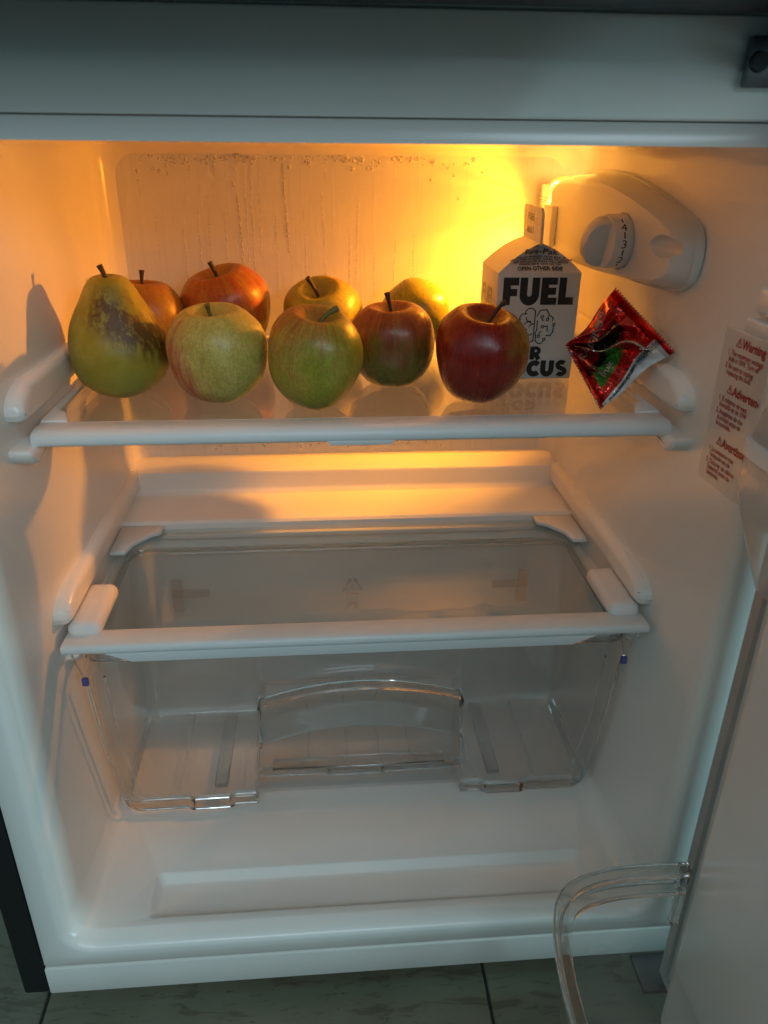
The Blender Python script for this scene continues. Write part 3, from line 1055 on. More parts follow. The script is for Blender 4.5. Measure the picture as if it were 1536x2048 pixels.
# ------------------------------------------------------------------ fruit
def fruit_mat(name, base, base2, red, red2, bdir, amount, contrast, streak=0.5, seed=0.0, russet=(0.20, 0.13, 0.03), russ=0.5, specks=0.5, rough=0.3, R=0.033, low=None):
    """skin: ground colour, blush on one side broken into meridian streaks, lenticels, russet round the stem"""
    t = NT(name)
    v = t.obj()
    vs_ = t.n('VectorMath', {0: v, 1: (1 / R, 1 / R, 1 / R)}, operation='MULTIPLY').outputs[0]
    vo_ = t.n('VectorMath', {0: vs_, 1: (seed, seed * 1.7, seed * .6)}, operation='ADD').outputs[0]
    flat = t.n('VectorMath', {0: vs_, 1: (1, 1, 0.0)}, operation='MULTIPLY')
    un = t.n('VectorMath', {0: flat}, operation='NORMALIZE').outputs[0]
    zz = t.n('VectorMath', {0: vs_, 1: (0, 0, 0.16)}, operation='MULTIPLY').outputs[0]
    pol = t.n('VectorMath', {0: un, 1: zz}, operation='ADD').outputs[0]
    pol = t.n('VectorMath', {0: pol, 1: (seed, seed * .5, 0)}, operation='ADD').outputs[0]
    s1 = t.noise(pol, 7.0, 4, 0.65)
    s2 = t.noise(pol, 19.0, 3, 0.6)
    big = t.noise(vo_, 1.5, 3)
    dn = t.n('VectorMath', {0: vs_, 1: tuple(bdir)}, operation='DOT_PRODUCT').outputs['Value']
    bl = t.math('ADD', t.math('MULTIPLY', dn, contrast), amount)
    bl = t.math('ADD', bl, t.math('MULTIPLY', t.math('SUBTRACT', big, 0.5), 1.1))
    bl = t.math('ADD', bl, t.math('MULTIPLY', t.math('SUBTRACT', s1, 0.5), streak * 2.2))
    bl = t.math('ADD', bl, t.math('MULTIPLY', t.math('SUBTRACT', s2, 0.5), streak * 1.3))
    f = t.ramp(bl, 0.0, 0.85)
    g = t.mix(t.ramp(t.noise(vo_, 2.2, 4), 0.3, 0.7), base, base2)
    if low:
        sep = t.n('SeparateXYZ', {0: vs_})
        g = t.mix(t.ramp(sep.outputs[2], 0.2, -0.9, 0.0, 1.0), g, low)
    rd = t.mix(t.ramp(s1, 0.35, 0.65), red2, red)
    col = t.mix(f, g, rd)
    vor = t.n('TexVoronoi', {'Vector': vo_, 'Scale': 9.0, 'Randomness': 1.0})
    sp = t.ramp(vor.outputs['Distance'], 0.10, 0.04)
    col = t.mix(t.math('MULTIPLY', sp, specks * .75), col, (0.42, 0.33, 0.14))
    vor2 = t.n('TexVoronoi', {'Vector': vo_, 'Scale': 5.0, 'Randomness': 1.0})
    sp2 = t.math('MULTIPLY', t.ramp(vor2.outputs['Distance'], 0.085, 0.05), t.ramp(t.noise(vo_, 3.1, 2), .52, .6))
    col = t.mix(t.math('MULTIPLY', sp2, specks), col, (0.05, 0.035, 0.012))
    # russet collar at the stem
    sep = t.n('SeparateXYZ', {0: vs_})
    rad = t.n('VectorMath', {0: flat}, operation='LENGTH').outputs['Value']
    ru = t.math('MULTIPLY', t.ramp(t.math('ADD', rad, t.math('MULTIPLY', t.noise(pol, 6, 3), .25)), .52, .22), t.ramp(sep.outputs[2], 0.1, 0.4))
    col = t.mix(t.math('MULTIPLY', ru, russ), col, russet)
    mott = t.math('MULTIPLY', t.ramp(t.noise(vo_, 16, 5, 0.7), .25, .75, .74, 1.14), t.ramp(t.noise(pol, 42, 2), .3, .7, .90, 1.08))
    col = t.n('VectorMath', {0: col, 1: t.math('MULTIPLY', mott, 0.88)}, operation='MULTIPLY').outputs[0]
    bump = t.bump(t.math('ADD', t.noise(vo_, 26, 4), t.math('MULTIPLY', sp, .5)), 0.16, 0.0010)
    t.p(Base_Color=col, Roughness=t.ramp(s2, .3, .7, rough * .85, rough * 1.2), Normal=bump, Subsurface_Weight=0.06, Subsurface_Radius=(0.004, 0.002, 0.001), Coat_Weight=0.08, Coat_Roughness=0.22)
    return t.m


STEM = simple("dry_brown_stem", (0.055, 0.032, 0.016), 0.7, 0.5, 900, 0.3)
STEMG = simple("green_brown_stem", (0.13, 0.14, 0.035), 0.6, 0.4, 900, 0.3)
CALYX = simple("dried_calyx", (0.02, 0.013, 0.007), 0.9, 0.4, 900)
SHELFZ = GZ1 + 0.0002


def apple(label, c, R, H, mat, tilt=(0, 0, 0), stem=None, seed=0, wide=0.06, name="apple", stem_mat=None, lob=0.03, sag=0.0):
    """c = (x, y) of the middle; R half width; H full height; stem: list of local points from the cavity"""
    nu, nv = 48, 40
    bm = bmesh.new()
    rows = []
    for i in range(nv + 1):
        th = PI * i / nv
        row = []
        for j in range(nu):
            ph = 2 * PI * j / nu
            st_, ct = math.sin(th), math.cos(th)
            rr = st_ ** 0.88 * (1 + wide * ct + 0.02 * math.cos(2 * th))
            z = ct
            z -= 0.40 * math.exp(-(th / 0.30) ** 2)
            z -= 0.05 * math.exp(-((th - .75) / 0.3) ** 2)
            z += 0.24 * math.exp(-((PI - th) / 0.28) ** 2)
            lobe = 1 + lob * math.cos(5 * ph + seed) * (0.25 + 0.75 * (1 - ct) / 2) + 0.035 * math.cos(2 * ph + seed * 1.3) + .02 * math.cos(3 * ph + seed * 2.1)
            n3 = noise.noise(Vector((math.cos(ph) * st_ * 1.3 + seed, math.sin(ph) * st_ * 1.3, ct * 1.3)))
            k = lobe * (1 + 0.05 * n3)
            z *= 1 + .045 * noise.noise(Vector((math.cos(ph) * 1.1, math.sin(ph) * 1.1 + seed * 3, 0))) * st_ + sag * math.cos(ph) * st_
            row.append(Vector((math.cos(ph) * rr * R * k, math.sin(ph) * rr * R * k, z * H / 2 * 1.06)))
        rows.append(row)
    topv = bm.verts.new((0, 0, rows[0][0].z))
    botv = bm.verts.new((0, 0, rows[-1][0].z))
    vs_ = [[bm.verts.new(p) for p in r] for r in rows[1:-1]]
    for a, b in zip(vs_, vs_[1:]):
        for j in range(nu):
            bm.faces.new((a[j], b[j], b[(j + 1) % nu], a[(j + 1) % nu]))
    for j in range(nu):
        bm.faces.new((topv, vs_[0][j], vs_[0][(j + 1) % nu]))
        bm.faces.new((botv, vs_[-1][(j + 1) % nu], vs_[-1][j]))
    ztop, zbot = topv.co.z, botv.co.z
    o = mk(name, bm, mat, None, 0)
    for p in o.data.polygons:
        p.use_smooth = True
    o.rotation_euler = Euler([math.radians(a) for a in tilt])
    m_ = o.rotation_euler.to_matrix()
    low = min((m_ @ v_.co).z for v_ in o.data.vertices)
    o.location = (c[0], c[1], SHELFZ - low)
    tag(o, label, "apple" if name == "apple" else name, "apples on the upper shelf" if name == "apple" else None)
    if stem:
        pts = [Vector((x, y, ztop - .003 + z)) for x, y, z in stem]
        pts = smooth_path(pts, .006, 4)
        m = len(pts)
        rad = [0.00135 + 0.0004 * math.sin(i * 2.1) * .3 + (0.0009 * max(0, (i / (m - 1)) - .72) / .28) for i in range(m)]
        mk("stem", tube(bmesh.new(), pts, rad, 8), stem_mat or STEM, o, 60)
    bm = bmesh.new()
    rnd = random.Random(int(seed * 10))
    for k in range(7):
        a = 2 * PI * k / 7 + rnd.uniform(-.2, .2)
        d = Vector((math.cos(a), math.sin(a), 0))
        e = Vector((-d.y, d.x, 0))
        b0 = Vector((0, 0, zbot + .0005))
        bm.faces.new([bm.verts.new(b0 + d * .0012 + e * .0009), bm.verts.new(b0 + d * .0012 - e * .0009), bm.verts.new(b0 + d * rnd.uniform(.003, .0045) + Vector((0, 0, -rnd.uniform(.001, .003))))])
    bmesh.ops.create_icosphere(bm, subdivisions=1, radius=.0019, matrix=Matrix.Translation((0, 0, zbot)))
    mk("calyx", bm, CALYX, o, 0)
    return o


GREEN, YEL = (0.27, 0.33, 0.055), (0.42, 0.38, 0.08)
M_A1 = fruit_mat("skin_pale_green_pink", (0.50, 0.43, 0.08), (0.60, 0.50, 0.13), (0.47, 0.10, 0.05), (0.52, 0.22, 0.09), (-0.95, -0.15, -0.30), 0.02, 0.75, .60, 1.3, specks=.7, rough=.40)
M_A2 = fruit_mat("skin_green_flushed", (0.29, 0.29, 0.02), (0.40, 0.34, 0.04), (0.38, 0.085, 0.02), (0.44, 0.17, 0.04), (-0.45, 0.15, 0.70), 0.02, 0.70, .60, 4.1, specks=.6, rough=.36)
M_A3 = fruit_mat("skin_brown_red_over_green", (0.15, 0.14, 0.012), (0.22, 0.17, 0.022), (0.27, 0.045, 0.015), (0.38, 0.11, 0.025), (0.15, 0.1, 0.85), 0.46, 0.85, .60, 7.7, specks=.6, rough=.30)
M_A4 = fruit_mat("skin_deep_red", (0.30, 0.18, 0.02), (0.30, 0.22, 0.03), (0.23, 0.006, 0.003), (0.28, 0.014, 0.006), (-0.85, -0.45, 0.0), 0.80, 0.80, .26, 2.4, specks=.4, rough=.27)
M_B1 = fruit_mat("skin_orange_russet", (0.40, 0.20, 0.025), (0.44, 0.24, 0.03), (0.36, 0.08, 0.02), (0.42, 0.14, 0.025), (-0.2, -0.2, 0.8), 0.1, 0.5, .4, 5.2, specks=.9, rough=.42)
M_B2 = fruit_mat("skin_orange_red_striped", (0.42, 0.26, 0.03), (0.44, 0.28, 0.04), (0.40, 0.075, 0.014), (0.46, 0.14, 0.02), (0.1, -0.5, 0.4), 0.30, 0.60, .70, 8.9, rough=.38)
M_B3 = fruit_mat("skin_yellow_speckled", (0.38, 0.33, 0.03), (0.44, 0.36, 0.05), (0.46, 0.20, 0.03), (0.48, 0.26, 0.04), (0.6, 0.3, 0.2), -0.1, 0.6, .45, 6.3, specks=1.0, rough=.42)
M_B4 = fruit_mat("skin_yellow_green", (0.28, 0.27, 0.018), (0.36, 0.31, 0.03), (0.40, 0.26, 0.03), (0.40, 0.28, 0.03), (0.5, 0.3, 0.2), -0.3, 0.5, .35, 3.3, specks=.7, rough=.30)

apple("pale green apple with pink flush and short green stem, beside the pear", (-.0945, .1515), .0338, .0660, M_A1, (6, -2, 0), [(0, 0, 0), (-.001, -.001, .008), (-.002, -.002, .0155)], 0.7, .07, stem_mat=STEMG)
apple("bright green apple with a bent green stem, middle of the front row", (-.0280, .1310), .0325, .0665, M_A2, (10, 3, 20), [(0, 0, 0), (.001, -.001, .006), (.007, 0, .012), (.0135, .001, .0145)], 2.2, .09, stem_mat=STEMG)
apple("brownish red apple fading to green below, with a thick upright stem", (.0288, .1825), .0312, .0615, M_A3, (5, -2, 0), [(0, 0, 0), (-.0012, 0, .010), (-.0035, 0, .0205)], 4.6, .04, lob=.02)
apple("deep red glossy apple in front of the milk carton, stem leaning right", (.0850, .1385), .0322, .0655, M_A4, (12, 5, -8), [(0, 0, 0), (.004, 0, .010), (.0080, .0005, .0175), (.0110, .0005, .0205)], 6.0, .10, lob=.035)
apple("orange russet apple half hidden behind the pear", (-.1655, .2640), .0345, .0650, M_B1, (-4, 4, 0), [(0, 0, 0), (-.0008, 0, .012), (-.0005, 0, .0205)], 1.5, .05)
apple("orange-red striped apple tilted left, behind the pale green apple", (-.1015, .2870), .0372, .0700, M_B2, (8, -13, 0), [(0, 0, 0), (.0005, 0, .010), (-.0015, 0, .0205)], 3.9, .08)
apple("yellow speckled apple with a leaning stem, behind the bright green apple", (-.0213, .2800), .0332, .0590, M_B3, (26, -10, 0), [(0, 0, 0), (-.002, 0, .010), (-.006, .001, .0215)], 5.5, .03)
apple("yellow-green apple lying on its side at the back, near the carton", (.0570, .2850), .0295, .0560, M_B4, (122, 24, 20), [(0, 0, 0), (0, 0, .01), (.001, 0, .015)], 7.2, .05)

# pear
t = NT("pear_skin")
v = t.obj()
n1 = t.noise(v, 60, 5, .6)
n2 = t.noise(v, 180, 4, .65)
n3_ = t.noise(t.n('Mapping', {'Vector': v, 'Scale': (230, 230, 75)}), 1.0, 5, .7)
base_c = t.mix(t.ramp(n1, .35, .65), (0.29, 0.23, 0.014), (0.37, 0.31, 0.040))
sep = t.n('SeparateXYZ', {0: v})
base_c = t.mix(t.ramp(sep.outputs[2], -.004, -.030), base_c, (0.29, 0.25, 0.035))
# brown scuffed band from upper middle to the right flank
d1 = t.n('VectorMath', {0: v, 1: (0.55, 0.0, 0.86)}, operation='DOT_PRODUCT').outputs['Value']
band = t.ramp(t.math('ABSOLUTE', t.math('SUBTRACT', d1, .0175)), .021, .003)
front = t.ramp(t.n('VectorMath', {0: v, 1: (0.70, -0.71, 0.0)}, operation='DOT_PRODUCT').outputs['Value'], -.001, .013)
sc = t.math('MULTIPLY', t.math('MULTIPLY', band, front), t.ramp(t.math('ADD', n3_, t.math('MULTIPLY', n1, .5)), .60, .84))
sc = t.math('ADD', sc, t.math('MULTIPLY', t.math('MULTIPLY', band, front), .12), clamp=True)
col = t.mix(t.math('MULTIPLY', sc, .9), base_c, (0.070, 0.022, 0.005))
vor = t.n('TexVoronoi', {'Vector': v, 'Scale': 360.0})
col = t.mix(t.math('MULTIPLY', t.ramp(vor.outputs['Distance'], .22, .08), t.ramp(n1, .40, .58, 0, .9)), col, (0.09, 0.06, 0.015))
t.p(Base_Color=col, Roughness=t.ramp(n2, .3, .7, .38, .55), Normal=t.bump(t.math('ADD', n1, n2), .12, .0008), Subsurface_Weight=.05, Subsurface_Radius=(.004, .002, .001))
bm = bmesh.new()
prof = [(0.0, -.0385), (.0060, -.0378), (.0110, -.0395), (.0200, -.0372), (.0275, -.0310), (.0318, -.0220), (.0336, -.0120), (.0332, -.0030), (.0302, .0070), (.0256, .0165), (.0205, .0250), (.0162, .0330), (.0122, .0383), (.0075, .0405), (.0035, .0400), (0.0, .0392)]
pp = []
for i in range(len(prof) - 1):
    p0, p1, p2, p3 = (Vector(prof[min(max(i + k - 1, 0), len(prof) - 1)]) for k in range(4))
    for k in range(4):
        u = k / 4
        pp.append(0.5 * ((2 * p1) + (-p0 + p2) * u + (2 * p0 - 5 * p1 + 4 * p2 - p3) * u * u + (-p0 + 3 * p1 - 3 * p2 + p3) * u ** 3))
pp.append(Vector(prof[-1]))
pp[0].x = pp[-1].x = 0.0002
NU = 48
rings = []
for p in pp:
    rg = []
    for j in range(NU):
        a = 2 * PI * j / NU
        k = 1 + .03 * math.cos(2 * a + 1) + .02 * math.cos(3 * a) + .05 * noise.noise(Vector((math.cos(a) * 1.2, math.sin(a) * 1.2, p.y * 40)))
        bend = -.0012 * max(0, (p.y + .01) / .05) ** 1.5
        rg.append(Vector((math.cos(a) * p.x * k + bend, math.sin(a) * p.x * k, p.y + .0012 * math.cos(a * 3 + 1) * (p.x / .03) * (1 if p.y < -.03 else 0))))
    rings.append(rg)
vv = loft(bm, rings)
bm.faces.new(vv[0])
bm.faces.new(vv[-1])
pear = mk("pear", bm, t.m, None, 0)
for p in pear.data.polygons:
    p.use_smooth = True
pear.rotation_euler = (math.radians(3), 0, 0)
low = min((pear.rotation_euler.to_matrix() @ v_.co).z for v_ in pear.data.vertices)
pear.location = (-.1640, .1680, SHELFZ - low)
tag(pear, "yellow-green pear with brown scuffs and a stubby dark stem, at the left end", "pear")
mk("stem", tube(bmesh.new(), [Vector((-.0016, 0, .038)), Vector((-.0028, 0, .043)), Vector((-.0046, 0, .0475))], [.0016, .0017, .0021], 10), STEM, pear, 60)

# ------------------------------------------------------------------ milk carton
CA = thing("milk_carton", (.1362, .2190, SHELFZ), "small white gable-top milk carton printed FUEL FOR FOCUS, behind the red apple", "carton")
t = NT("coated_paperboard")
v = t.obj()
t.p(Base_Color=(0.70, 0.71, 0.70, 1), Roughness=.42, Normal=t.bump(t.noise(v, 900, 3), .05, .0003))
BOARD = t.m
GREYINK = simple("grey_print", (0.33, 0.37, 0.38), .5)
DIM = simple("dark_print", (0.06, 0.055, 0.055), .5)
hw, hd, hh_, rg_z = .0308, .0300, .0785, .0985
bm = bmesh.new()


def V(x, y, z):
    return bm.verts.new((x, y, z))


lo = [V(-hw, -hd, 0), V(hw, -hd, 0), V(hw, hd, 0), V(-hw, hd, 0)]
up = [V(-hw, -hd, hh_), V(hw, -hd, hh_), V(hw, hd, hh_), V(-hw, hd, hh_)]
for i in range(4):
    bm.faces.new((lo[i], lo[(i + 1) % 4], up[(i + 1) % 4], up[i]))
bm.faces.new(lo[::-1])
body_c = mk("carton_body", bev(bm, .0012, 3), BOARD, CA, 40)
body_c.location = CA.location
bm = bmesh.new()
fw = .0009
rf, rb = -hd + .0045, hd - .0045
apz = rg_z
for s in (-1, 1):
    n_ = 6
    rows = []
    for k in range(n_ + 1):
        u = k / n_
        x = s * (hw - (hw - fw) * u)
        z = hh_ + (apz - hh_) * (u + .13 * math.sin(PI * u))
        rows.append([(x, -hd + (rf + hd) * u, z), (x, hd + (rb - hd) * u, z)])
    vr = [[V(*p) for p in r] for r in rows]
    for k in range(n_):
        bm.faces.new((vr[k][0], vr[k][1], vr[k + 1][1], vr[k + 1][0]) if s > 0 else (vr[k][0], vr[k + 1][0], vr[k + 1][1], vr[k][1]))
mk("roof_panel", bm, BOARD, CA, 40, False).location = CA.location
for sy, yr in ((-1, rf), (1, rb)):
    bm = bmesh.new()
    n_ = 6
    L_ = [V(-(hw - (hw - fw) * k / n_), sy * hd + (yr - sy * hd) * k / n_, hh_ + (apz - hh_) * (k / n_ + .13 * math.sin(PI * k / n_))) for k in range(n_ + 1)]
    R_ = [V((hw - (hw - fw) * k / n_), sy * hd + (yr - sy * hd) * k / n_, hh_ + (apz - hh_) * (k / n_ + .13 * math.sin(PI * k / n_))) for k in range(n_ + 1)]
    # the gable end is tucked in below the roof edge
    mid = [V(0, sy * hd - sy * .0006, hh_)] + [V(0, sy * hd + (yr - sy * hd) * k / n_ - sy * (.0105 * math.sin(PI * min(1, k / n_ * .85 + .0)) * 1.0), hh_ + (apz - hh_) * k / n_) for k in range(1, n_ + 1)]
    for k in range(n_):
        for A_ in (L_, R_):
            bm.faces.new((A_[k], A_[k + 1], mid[k + 1], mid[k]))
    mk("gable_end", bm, BOARD, CA, 30).location = CA.location
bm = bmesh.new()
fin_top = rg_z + .0235
prism(bm, [(rf, rg_z - .002), (rb, rg_z - .002), (rb + .003, fin_top - .003), (rb + .001, fin_top), (rf + .006, fin_top), (rf + .001, fin_top - .0045)], 'x', -.0010, .0010)
fin = mk("top_fin", bev(bm, .0004, 2), BOARD, CA, 40)
fin.location = CA.location
# crimp lines of the seal
bm = bmesh.new()
for zz in (.004, .010, .0165):
    b2(-.00125, .00125, rf + .002, rb, rg_z + zz, rg_z + zz + .0005, .0002, 1, bm)
for yy in (-.012, -.004, .006, .014):
    b2(-.00125, .00125, yy, yy + .0005, rg_z + .003, fin_top - .002, .0002, 1, bm)
bmesh.ops.translate(bm, verts=bm.verts, vec=CA.location)
mk("seal_crimp", bm, BOARD, fin, 0)

# heavy capitals as strokes in a 1-high box, stroke 0.32 wide
def heavy(ch):
    w = .33
    H_ = 1.0
    if ch == 'F':
        return [ribbon([Vector((w / 2, 0, 0)), Vector((w / 2, 1, 0))], w), ribbon([Vector((w, 1 - w * .43, 0)), Vector((.68, 1 - w * .43, 0))], w * .86), ribbon([Vector((w, .46, 0)), Vector((.62, .46, 0))], w * .80)], .70
    if ch == 'E':
        return [ribbon([Vector((w / 2, 0, 0)), Vector((w / 2, 1, 0))], w)] + [ribbon([Vector((w, y, 0)), Vector((x, y, 0))], w * .80) for y, x in ((1 - w * .40, .70), (.5, .66), (w * .40, .71))], .74
    if ch == 'L':
        return [ribbon([Vector((w / 2, 0, 0)), Vector((w / 2, 1, 0))], w), ribbon([Vector((w, w * .42, 0)), Vector((.68, w * .42, 0))], w * .84)], .70
    if ch == 'U':
        return [ribbon([Vector((w / 2, 1, 0)), Vector((w / 2, .38, 0))] + arc(.43, .38, .43 - w / 2, .40 - w / 2 + .0, 180, 360, 14) + [Vector((.86 - w / 2, .38, 0)), Vector((.86 - w / 2, 1, 0))], w)], .90
    if ch == 'O':
        return [ribbon(arc(.5, .5, .5 - w / 2, .515 - w / 2, 90, 450, 28), w)], 1.02
    if ch == 'C':
        return [ribbon(arc(.5, .5, .5 - w / 2, .515 - w / 2, 42, 318, 22), w)], .86
    if ch == 'R':
        return [ribbon([Vector((w / 2, 0, 0)), Vector((w / 2, 1, 0))], w), ribbon([Vector((w, .88, 0)), Vector((.42, .88, 0))] + arc(.42, .66, .22, .22, 88, -88, 10) + [Vector((.42, .44, 0)), Vector((w, .44, 0))], w * .80), ribbon([Vector((.40, .44, 0)), Vector((.66, 0, 0))], w)], .82
    if ch == 'S':
        p = arc(.40, .715, .235, .160, 35, 180, 9) + arc(.40, .715, .235, .20, 190, 262, 5) + arc(.40, .290, .245, .19, 82, 0, 6) + arc(.40, .290, .245, .165, -10, -148, 9)
        return [ribbon(p, w * .86)], .80
    return [], .4


def word(bm, s, x0, z0, x1, z1, fn, squeeze=1.0):
    gl_, adv = [], 0
    for ch in s:
        g, a = heavy(ch)
        gl_.append((g, adv))
        adv += a + .035
    k = (x1 - x0) / adv
    h = z1 - z0
    for g, a in gl_:
        for q in g:
            put(bm, ([Vector((x0 + (p.x + a) * k, z0 + p.y * h, 0)) for p in q[0]], q[1]), fn)


o_ = CA.location
yf_ = -hd - .00025


def on_front(p):
    return Vector((o_.x - hw + p.x, o_.y + yf_ + random.uniform(-.00001, .00001), o_.z + p.y))


bm = bmesh.new()
word(bm, "FUEL", .0042, .0560, .0580, .0755, on_front)
word(bm, "FOR", .0090, .0152, .0375, .0252, on_front)
word(bm, "FOCUS", .0050, .0022, .0588, .0145, on_front)
# half brain, half circuit
bx, bz, bs_ = .0305, .0408, .0130
B_ = lambda pts, w=.0008: put(bm, ribbon([Vector((bx + p[0] * bs_, bz + p[1] * bs_, 0)) for p in pts], w), on_front)
Q = lambda a: [(p.x, p.y) for p in a]
B_([(-.06, -.92), (-.06, .86)])
B_(Q(arc(-.34, .74, .28, .24, 0, 200, 10)) + Q(arc(-.68, .42, .26, .26, 70, 200, 8)) + Q(arc(-.78, .08, .26, .30, 120, 250, 8)) + Q(arc(-.70, -.34, .28, .28, 150, 280, 8)) + Q(arc(-.36, -.74, .30, .24, 170, 350, 10)))
B_(Q(arc(-.36, .44, .20, .2, 160, 300, 8)))
B_(Q(arc(-.42, .02, .22, .2, 30, 170, 8)))
B_([(-.06, .12), (-.26, .06), (-.40, -.06)])
B_(Q(arc(-.34, -.34, .22, .2, 200, 330, 8)))
B_(Q(arc(-.62, -.10, .18, .16, 200, 330, 6)))
B_([(.10, .30), (.10, -.26), (.0, -.5)])
nodes_ = [(.36, .50), (.68, .34), (1.08, .06), (.42, -.06), (.24, -.62), (.58, -.78)]
B_([(.04, .52), (.22, .86), (.60, .90), (.76, .62), (.70, .40)])
B_([(.36, .44), (.36, .34), (.46, .26)])
B_([(.84, .58), (1.02, .40), (.96, .26)])
B_([(1.06, -.02), (1.06, -.34), (.92, -.58), (.66, -.56)])
B_([(.48, -.04), (.70, -.04), (.72, -.34)])
B_([(.26, -.56), (.28, -.40), (.38, -.32)])
B_([(.06, -.48), (.08, -.88), (.24, -1.02), (.44, -1.02), (.56, -.84)])
for nx_, nz_ in nodes_:
    B_(Q(arc(nx_, nz_, .075, .075, 0, 360, 12)), .0007)
mk("front_print", bm, INK, CA, 0, False)
# gable print lies on the tucked slope
def on_gable(p):
    # p.x centred, p.y height above the shoulder
    u = p.y / (apz - hh_)
    fx = min(1, abs(p.x) / max(.002, (hw - (hw - fw) * u)))
    y_edge = -hd + (rf + hd) * u
    y_mid = -hd + (rf + hd) * u + .0105 * math.sin(PI * min(1, u * .85))
    y = y_mid + (y_edge - y_mid) * fx
    return Vector((o_.x + p.x, o_.y + y - .0005, o_.z + hh_ + p.y))


bm = bmesh.new()
for s_, zz, sz, bo in (("Pure-Pak", .0122, .0056, .00010), ("PROUDLY PRODUCED FROM MILK OF", .0098, .0018, .00006), ("LOCAL FARMS NO ADDED SUGAR OR COLOUR", .0082, .0018, .00006), ("KEEP REFRIGERATED SHAKE WELL BEFORE", .0066, .0018, .00006), ("OPENING USE BY DATE ON TOP", .0050, .0018, .00006), ("OPEN OTHER SIDE", .0018, .0034, .00012)):
    g = text_geo(s_, sz, bo, 'CENTER', 1.05)
    put(bm, ([Vector((p.x * 1.12, p.y + zz, 0)) for p in g[0]], g[1]), on_gable)
mk("gable_print", bm, DIM, CA, 0, False)
bm = bmesh.new()
for s_, yy, zz, sz in (("FUEL", .0215, .052, .0185), ("FOR", .0215, .030, .0185), ("FOCUS", .0235, .008, .0140)):
    g = text_geo(s_, sz, 0.0006)
    put(bm, ([Vector((p.x, p.y, 0)) for p in g[0]], g[1]), lambda p: Vector((o_.x - hw - .0003, o_.y + yy - p.x, o_.z + zz + p.y)))
mk("side_print", bm, GREYINK, CA, 0, False)
bm = bmesh.new()
g = text_geo("FUEL", .0095, 0.0003)
put(bm, g, lambda p: Vector((o_.x - .0014, o_.y + .014 - p.x * .9, o_.z + rg_z + .0135 + p.y * .7)))
g = text_geo("MILK", .0080, 0.0003)
put(bm, g, lambda p: Vector((o_.x - .0014, o_.y + .014 - p.x * .9, o_.z + rg_z + .0045 + p.y * .7)))
mk("fin_print", bm, GREYINK, fin, 0, False)
for c in CA.children:
    if c.location.length > 0:
        c.location = (0, 0, 0)
        for v_ in c.data.vertices:
            v_.co += o_
under(CA)

# ------------------------------------------------------------------ crumpled snack packet
PK = thing("snack_packet", (.185, .13, SHELFZ), "crumpled shiny red snack packet with green and white bands leaning on the right wall", "packet")
A_ = Vector((.1425, .1330, .4655))   # left seal, upper end
B0 = Vector((.1640, .1090, .4270))   # left seal, lower end
C0 = Vector((.1785, .1500, .5000))   # right seal, upper end
D0 = Vector((.2050, .1000, .4680))   # right seal, lower end
NSU, NTV = 110, 100
view = (Vector((.17, .13, .46)) - CAM).normalized()


def crumple(s, tt):
    """sharp-edged facets: distance to the borders of a few cells, plus finer ones"""
    a = 0
    for k, (fq, am) in enumerate(((2.3, 1.0), (4.6, .50), (9.5, .20))):
        q = Vector((s * fq * 1.15 + k * 7.1, tt * fq + k * 3.3 + .35 * s * fq, 1.7))
        d = noise.voronoi(q)[0]
        a += am * (min(.55, d[1] - d[0]) if k != 1 else d[0] * .8)
    return a - .6


def pk_surf(s, tt, side=1):
    """s along the packet 0..1, tt across 0..1"""
    waist = .05 * math.sin(PI * min(1, max(0, s))) ** 2
    te = .5 + (tt - .5) * (1 - waist) + .03 * math.sin(PI * s) * math.sin(s * 6)
    l = A_.lerp(B0, te)
    r = C0.lerp(D0, te)
    p = l.lerp(r, s)
    # the two long sides sag unevenly
    p += Vector((0, 0, 1)) * (-.0015 * math.sin(PI * s) * (1 - tt) ** 2 + .0010 * math.sin(PI * s) * tt * tt)
    env = (max(0, math.sin(PI * s)) ** .7) * (math.sin(PI * tt) ** .5 if 0 < tt < 1 else 0)
    dz = side * (.0095 * env) + .0060 * crumple(s, tt) * (0.18 + .82 * env) * (1 if side > 0 else .5)
    # sharp folds fanning out of the pinched corner at the left
    r_ = math.hypot(s + .04, tt + .02)
    ph = math.atan2(tt + .02, s + .04) + .05 * math.sin(r_ * 9)
    ev = min(1, r_ / .40) * min(1, max(0, (.97 - s) / .22)) * min(1, max(0, (1.0 - tt) / .12))
    for p0, am, w in ((.22, .0045, .12), (.36, -.0040, .10), (.50, .0070, .11), (.62, -.0065, .09), (.74, .0105, .10), (.90, -.0080, .13), (1.08, .0055, .13), (1.28, -.0040, .13)):
        dz += am * max(0, 1 - abs(ph - p0) / w) * ev * (1 if side > 0 else -.15)
    # ribs pressed into the seals
    if s < .09 or s > .88:
        dz += .0007 * math.sin(s * 330) + .0022 * math.sin(tt * 9 + s)
    return p - view * dz


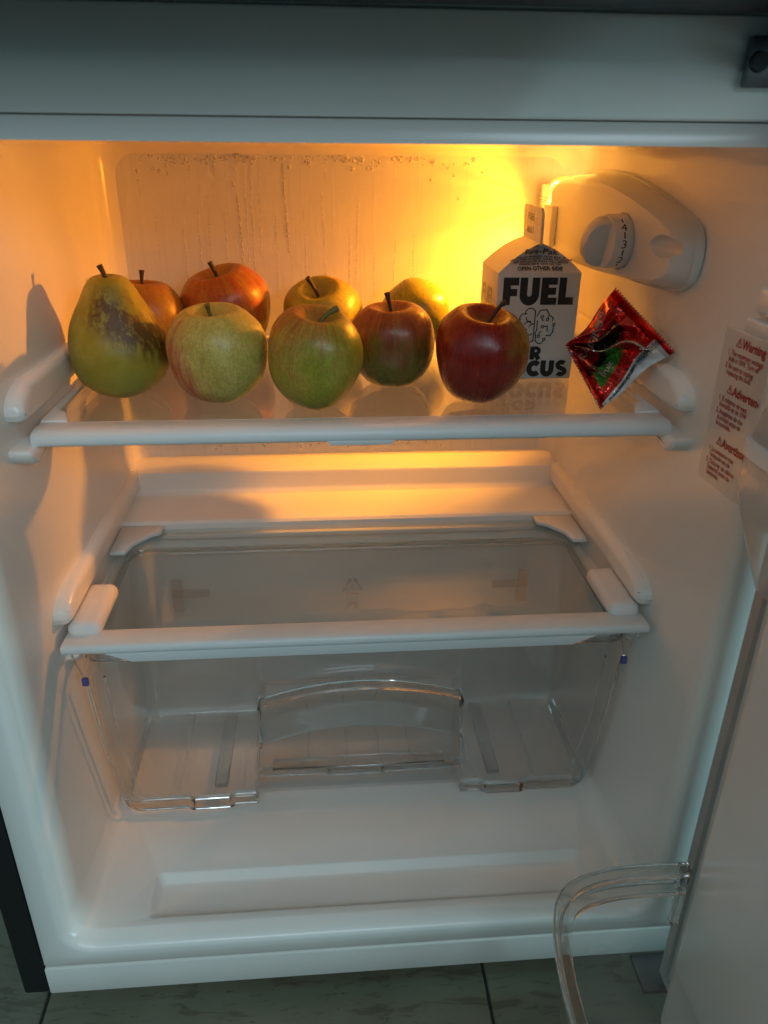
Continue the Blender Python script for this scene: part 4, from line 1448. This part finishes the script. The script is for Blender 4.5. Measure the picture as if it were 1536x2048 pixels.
bm = bmesh.new()
grid = []
for i in range(NSU + 1):
    s = i / NSU
    row = []
    for j in range(NTV + 1):
        tt = j / NTV
        p = pk_surf(s, tt)
        if i == 0 or i == NSU:
            p += (C0 - A_).normalized() * .0009 * (1 if j % 4 < 2 else -1) * (1 if i else -1)
        row.append(bm.verts.new(p))
    grid.append(row)
mats = {}
for i in range(NSU):
    for j in range(NTV):
        f = bm.faces.new((grid[i][j], grid[i + 1][j], grid[i + 1][j + 1], grid[i][j + 1]))
        s, tt = (i + .5) / NSU, (j + .5) / NTV
        # print layout
        k = 0
        wob = .02 * math.sin(tt * 14 + s * 5)
        if .30 < s < .74 and .22 + .10 * (s - .3) < tt < .50 - .16 * (s - .3) + wob:
            k = 1                      # dark photograph window
        if .07 < s < .62 and .46 - .14 * (s - .1) < tt < .58 - .20 * s:
            k = 1
        if .13 < s < .60 and .575 - .20 * s + wob * .3 < tt < .84 - .46 * s + .16 * s * s:
            k = 2                      # green flash
        if tt > .955 - .30 * s + .08 * s * s + wob * .5 and s < .93:
            k = 3                      # white back panel folded forward
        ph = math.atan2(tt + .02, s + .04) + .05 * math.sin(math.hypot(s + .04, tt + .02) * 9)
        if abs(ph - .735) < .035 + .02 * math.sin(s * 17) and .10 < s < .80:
            k = 4                      # reflection on the main fold painted as a silvery stripe
        if s < .05:
            k = 0
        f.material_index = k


def foil(name, col, rough=.20, metal=.75):
    t = NT(name)
    v = t.obj()
    t.p(Base_Color=(*col, 1), Roughness=rough, Metallic=metal, Coat_Weight=.6, Coat_Roughness=.08, Normal=t.bump(t.noise(v, 260, 3), .10, .0015))
    return t.m


FR_ = foil("red_foil", (.62, .030, .018))
front = mk("packet_front", bm, [FR_, foil("dark_print_foil", (.045, .020, .016), .16, .6), foil("green_foil", (.05, .24, .03), .2, .55), foil("white_back_panel", (.62, .63, .63), .35, .0), foil("fold_highlight_foil", (.72, .68, .62), .16, .95)], PK, 28)
bm = bmesh.new()
grid = [[bm.verts.new(pk_surf(i / 40, j / 36, -1) + view * .0003) for j in range(37)] for i in range(41)]
for i in range(40):
    for j in range(36):
        bm.faces.new((grid[i][j], grid[i][j + 1], grid[i + 1][j + 1], grid[i + 1][j]))
mk("packet_back", bm, foil("silver_back", (.45, .45, .44), .25, .6), PK, 28)


def on_pack(s0, t0, ds, dt, flip=1):
    """lettering follows the foil: p.x runs along (ds, dt)"""
    L_ = .055
    d = Vector((ds, dt)).normalized()
    n_ = Vector((d.y, -d.x))

    def f(p):
        s = s0 + (d.x * p.x + n_.x * p.y) / L_
        tt = t0 + (d.y * p.x + n_.y * p.y) / L_
        return pk_surf(min(.99, max(.01, s)), min(.995, max(.005, tt))) - view * .0006
    return f


bm = bmesh.new()
for s_, s0, t0, sz in (("RAISINS. PRODUCT OF", .20, .975, .0032), ("RAISINS ARE NATURAL", .42, .930, .0030), ("PRODUCE OF CALIF.", .14, .990, .0028), ("STORE IN COOL DRY", .62, .905, .0028)):
    g = text_geo(s_, sz, .00004)
    put(bm, g, on_pack(s0, t0, 1, -.26))
mk("packet_print", bm, INK, front, 0, False)
bm = bmesh.new()
for s_, s0, t0, sz in (("RAISINS", .10, .34, .0085), ("fruit", .22, .68, .0060), ("RAISINS", .36, .20, .0055)):
    g = text_geo(s_, sz, .0002)
    put(bm, g, on_pack(s0, t0, 1, -.35))
mk("packet_title", bm, simple("pale_pink_print", (.45, .30, .28), .3), front, 0, False)
under(PK)
